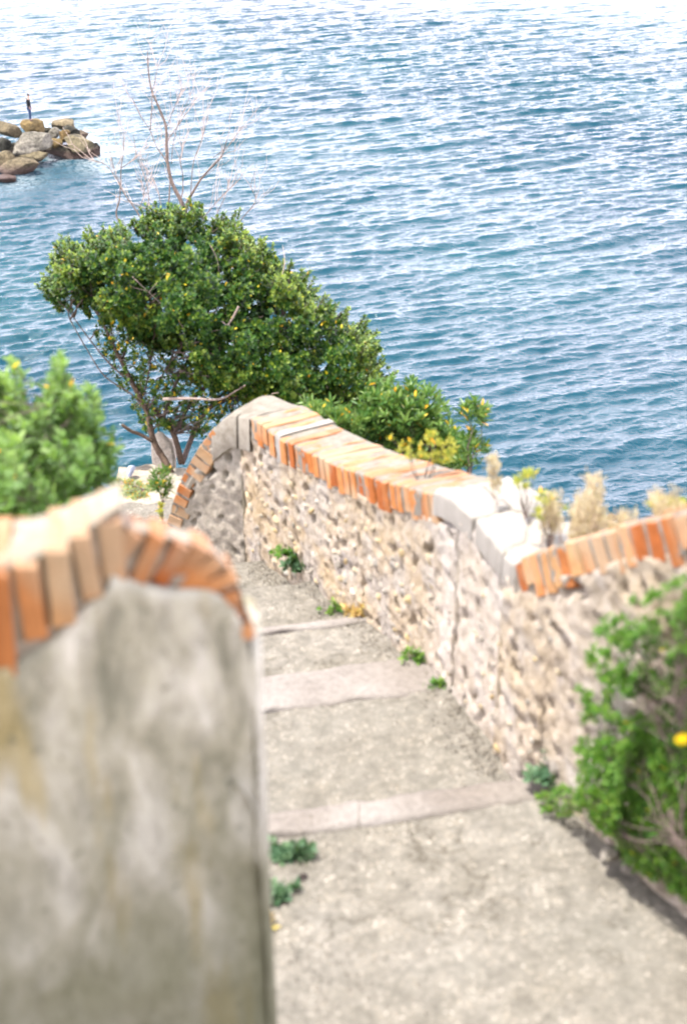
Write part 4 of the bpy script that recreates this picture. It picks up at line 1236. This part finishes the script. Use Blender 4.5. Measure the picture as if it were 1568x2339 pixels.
# shrub growing up the near wall
shrub('wall_shrub', 'bright green feathery shrub growing against the near right wall beside the steps', 'bush', (1560, 1930), 3.9,
      [(1660, 1290), (1560, 1320), (1500, 1345), (1440, 1370), (1378, 1400), (1350, 1470), (1315, 1560), (1335, 1640), (1312, 1720), (1322, 1790), (1205, 1815), (1215, 1835), (1290, 1865), (1335, 1860), (1400, 1915), (1420, 1960), (1490, 2005), (1568, 2050), (1680, 2100)],
      2200, lambda x, y: min(near.hit(ray(x, y))[1] - .10, gz(x, y) - .06), .10, 80, 'leaf_wall', .026, .009, (6, 10), .5, 14, .95, .004, 300, .4,
      keep=lambda x, y: (.30 + .7 * min(1, max(0, (y - 1350) / 450)) * min(1, .45 + (x - 1300) / 300)) * (1 if noise.noise(Vector((x * .017, y * .017, 0))) > -.08 or y > 1690 else .15), gap=None, bark='bark_grey', stemr=.003)
def flower():
    p = U(1556, 1686, 3.05)
    R = empty('yellow_flower', p, 'single yellow daisy like flower in front of the wall shrub at the right edge', 'flower')
    for i in range(16):
        th = 2 * pi * i / 16; d = Vector((cos(th), -.25, sin(th)))
        fl = Foliage(); fl.leaf(p, d, Vector((0, -1, .4)), .017, .007, .5, .05)
        link('petal', mesh('petal', fl.v, fl.f), M['petal'], R)
    bm = bmesh.new(); bmesh.ops.create_icosphere(bm, subdivisions=2, radius=.006, matrix=Matrix.Translation(p)); me = bpy.data.meshes.new('flower_centre'); bm.to_mesh(me); bm.free()
    link('flower_centre', me, M['petal'], R, True)
    v, f = tube(wiggle(p, U(1580, 1900, 3.5), 8, .08), [.0018] * 9, 4); link('stalk', mesh('stalk', v, f), M['leaf_wall'], R)
    v, f = limb([(1530, 1850), (1536, 1900), (1555, 1945), (1600, 1985)], 3.4, .005, .006)[2]; link('woody_stem', mesh('woody_stem', v, f), M['bark_grey'], R)
flower()

# ------------------------------------------------------------------ weeds along the foot of the walls
def weed(px, py, zz, n, r, mat, L, W, label, up=.8, name='small_weed', k=(5, 8), flat=.6, tone=.45):
    root = U(px, py + 8, zz)
    R = empty(name, root, label, 'weed', 'weeds in the joints of the stairs')
    fol = Foliage(); parts = []
    for _ in range(n):
        p = root + Vector((random.gauss(0, r), random.gauss(0, r * .7), abs(random.gauss(0, r * flat)) + .004))
        fol.whorl(p, (p - root + UPV * up * r).normalized(), random.randint(*k), L, W, 1.0, tone, .3, .0)
        parts.append(tube([root, root.lerp(p, .5) + UPV * .004, p], [.0015, .0013, .001], 3))
    v, f = merge(parts); link('stems', mesh('stems', v, f), M['bark_grey'], R); fol.build('leaves', M[mat], R)
W_ = [(655, 1262, 26, .035, 'leaf_wall', 'green weed in the joint at the foot of the far wall, furthest down the stairs'),
      (672, 1290, 14, .03, 'leaf_teal', 'dark bluish weed just below the furthest one'),
      (765, 1392, 16, .035, 'leaf_wall', 'low green weed on the third lip from below beside the dark hollow'),
      (815, 1395, 22, .035, 'leaf_dry', 'brown and ochre dry weed beside the dark hollow at the wall foot'),
      (955, 1500, 18, .03, 'leaf_wall', 'green weed tuft at the right end of the wide pale nosing, upper one'),
      (1000, 1562, 18, .03, 'leaf_wall', 'green weed tuft at the right end of the wide pale nosing, lower one'),
      (1240, 1775, 10, .045, 'leaf_teal', 'bluish ivy leaves at the foot of the wall left of the big shrub'),
      (1172, 1818, 3, .015, 'leaf_teal', 'single bluish leaf rosette lying on the step near the ivy'),
      (652, 1945, 16, .03, 'leaf_teal', 'bluish green weed against the end of the left wall, upper one'),
      (628, 2040, 16, .03, 'leaf_teal', 'bluish green weed against the end of the left wall, lower one'),
      (632, 1905, 12, .025, 'leaf_dry', 'dry brown weed stalks above the upper weed at the left wall end'),
      (600, 2110, 10, .02, 'leaf_dry', 'dark dry litter at the foot of the left wall end')]
for px, py, n, r, m, lab in W_:
    weed(px, py, gz(px, py) - .02, n, r, m, .028 if m != 'leaf_teal' else .04, .013 if m != 'leaf_teal' else .026, lab)
# fallen dark leaf, loose stones
fl = Foliage(); p = U(680, 2015, gz(680, 2015) - .012); fl.leaf(p, Vector((.6, .9, .15)), UPV, .05, .028, .1, .2)
tag(link('fallen_leaf', mesh('fallen_leaf', fl.v, fl.f, fl.t), M['hair']), 'dark curled dead leaf lying on the step beside the left wall end', 'leaf')
for px, py, s, lab in [(1392, 1950, .05, 'white stone at the left foot of the big wall shrub'), (1440, 1985, .06, 'broad pale stone along the lower edge of the wall shrub'), (1530, 2005, .08, 'largest pale stone at the right edge under the wall shrub'),
                       (595, 2150, .028, 'whitish pebble against the foot of the left wall'), (575, 2210, .035, 'grey stone against the lowest visible part of the left wall foot'), (1085, 1755, .02, 'small pale pebble where the wall meets the lower pale nosing'),
                       (530, 1262, .08, 'rounded grey stone at the bottom of the stairs by the wall'), (700, 2040, .014, 'tiny pebble on the step beside the dead leaf')]:
    o = link('loose_stone', STONES[random.randrange(8)].copy(), None); o.data.materials.clear(); o.data.materials.append(M['mortar'])
    o.matrix_basis = Matrix.Translation(U(px, py, gz(px, py) - s * .1)) @ Matrix.Rotation(random.random() * 3, 4, 'Z') @ Matrix.Diagonal((s * 1.6, s * 1.3, s * .9, 1))
    tag(o, lab, 'stone', 'loose stones on the stairs')

# ------------------------------------------------------------------ ledge at the bottom
def ledge():
    verts = []; faces = []; nx, ny = 60, 60
    # pale layered rock at the end of the landing
    c0 = UH(395, 1200, 4.32); 
    for j in range(ny + 1):
        for i in range(nx + 1):
            u = i / nx; w = j / ny
            lx = -1.38 - w * .12 + .05 * noise.noise(Vector((w * 5, 1, 1)))       # left rim
            x = lx + (-.55 - lx) * u
            y = 7.1 + w * 1.10 + .04 * noise.noise(Vector((u * 6, 3, 3)))
            h = 4.36 + .06 * w - .02 * math.floor(w * 5 + .5 * noise.noise(Vector((u * 2, w * 4, 0)))) / 2
            h -= .03 * disp_noise(Vector((x * 1.5, y * 4, 0)), 2)
            e = min(u, 1 - w)
            if e < .03: h += (.03 - e) * 6
            verts.append(V(x, y, h))
    for j in range(ny):
        for i in range(nx):
            a = j * (nx + 1) + i; faces.append((a, a + 1, a + nx + 2, a + nx + 1))
    off = len(verts)
    rim = [j * (nx + 1) for j in range(ny + 1)] + [ny * (nx + 1) + i for i in range(1, nx + 1)]
    for r in rim: verts.append(verts[r] + Vector((-.12, .12, -1.6)))
    for k in range(len(rim) - 1): faces.append((rim[k], rim[k + 1], off + k + 1, off + k))
    o = link('rock_ledge', mesh('rock_ledge', verts, faces), M['ledge'], smooth=True)
    tag(o, 'pale layered rock ledge at the bottom of the stairs overlooking the sea', 'rock')
ledge()
o = link('grey_stone', STONES[3].copy(), None); o.data.materials.clear(); o.data.materials.append(M['blue_stone'])
o.matrix_basis = Matrix.Translation(UH(299, 1073, 4.31)) @ Matrix.Rotation(.3, 4, 'Y') @ Matrix.Diagonal((.07, .07, .11, 1))
tag(o, 'small blue grey stone standing on the left end of the pale ledge', 'stone')
shrub('silvery_cushion_plant', 'low silvery green cushion plant with yellow specks on the pale ledge', 'plant', (330, 1118), 8.3,
      [(250, 1108), (262, 1095), (300, 1092), (335, 1104), (352, 1118), (340, 1138), (300, 1140), (268, 1130)], 170, lambda x, y: 8.42 - (y - 1100) * .004, .05, 40, 'leaf_pale', .022, .008, (6, 9), .45, 8, 1.1, .10, 0, .3, stemr=.003)
shrub('narrow_leaved_plant', 'small dark narrow leaved plant in front of the brick volute, at the trunk foot', 'plant', (372, 1150), 7.9,
      [(352, 1075), (385, 1068), (398, 1085), (390, 1115), (372, 1140), (355, 1128), (345, 1110)], 34, 7.9, .08, 40, 'leaf_long', .045, .011, (7, 10), .5, 6, .95, .06, 40, .3, stemr=.003)
shrub('yellow_weed', 'thin yellow green weed below the narrow leaved plant, beside the volute bricks', 'plant', (372, 1195), 7.8,
      [(358, 1140), (375, 1142), (380, 1185), (366, 1188)], 14, 7.8, .04, 30, 'leaf_yellow', .025, .01, (4, 7), .4, 4, .9, .05, 0, .3, stemr=.002)
# pale leaning rock behind the stems
v = [U(x, y, z) for x, y, z in [(345, 1000, 9.9), (362, 985, 9.9), (395, 1010, 9.8), (400, 1080, 9.6), (352, 1078, 9.7), (350, 1010, 10.3), (400, 1000, 10.3), (402, 1080, 10.1), (352, 1080, 10.2)]]
bm = bmesh.new()
for c in v: bm.verts.new(c)
bmesh.ops.convex_hull(bm, input=bm.verts)
bmesh.ops.subdivide_edges(bm, edges=bm.edges, cuts=3, use_grid_fill=True)
for q in bm.verts: q.co += Vector((1, 1, 1)) * .015 * noise.noise(q.co * 6)
me = bpy.data.meshes.new('leaning_rock'); bm.to_mesh(me); bm.free()
tag(link('leaning_rock', me, M['ledge'], smooth=True), 'upright pale rock behind the dark stems of the big bush', 'rock')

# ------------------------------------------------------------------ grit and small pebbles on the stairs
def grit():
    pr = random.Random(5)
    verts = []; faces = []
    for _ in range(2600):
        y = pr.uniform(2.3, 8.0); edge = pr.random()
        if edge < .45:
            q = pr.uniform(-.1, Lf + .2); p, e, n = far.frame(q) if q < Lf else far.frame(Lf - .01)
            d = abs(pr.gauss(0, .07)) + .01; x, y = p.x - n.x * d, p.y - n.y * d; s_ = pr.uniform(.0025, .007)
        elif edge < .6:
            x = -.16 + abs(pr.gauss(0, .15)); y = pr.uniform(2.4, 3.6); s_ = pr.uniform(.002, .005)
        else:
            x = pr.uniform(-.5, 1.0); s_ = pr.uniform(.002, .005)
        c = V(x, y, ground_h(x, y) - s_ * .2 - .008); b = len(verts)
        th = pr.random() * 6
        for k in range(5):
            a = th + k * 1.2566; rr = s_ * pr.uniform(.7, 1.2); verts.append(c + Vector((cos(a) * rr, sin(a) * rr, -s_ * .3)))
        verts.append(c + Vector((pr.uniform(-.2, .2) * s_, 0, s_ * .7)))
        for k in range(5): faces.append((b + k, b + (k + 1) % 5, b + 5))
    o = link('grit', mesh('grit', verts, faces, [0] * len(verts)), M['mortar'])
    tag(o, 'loose grit and tiny pebbles scattered on the stairs and along the wall foot', None, None, 'stuff')
grit()
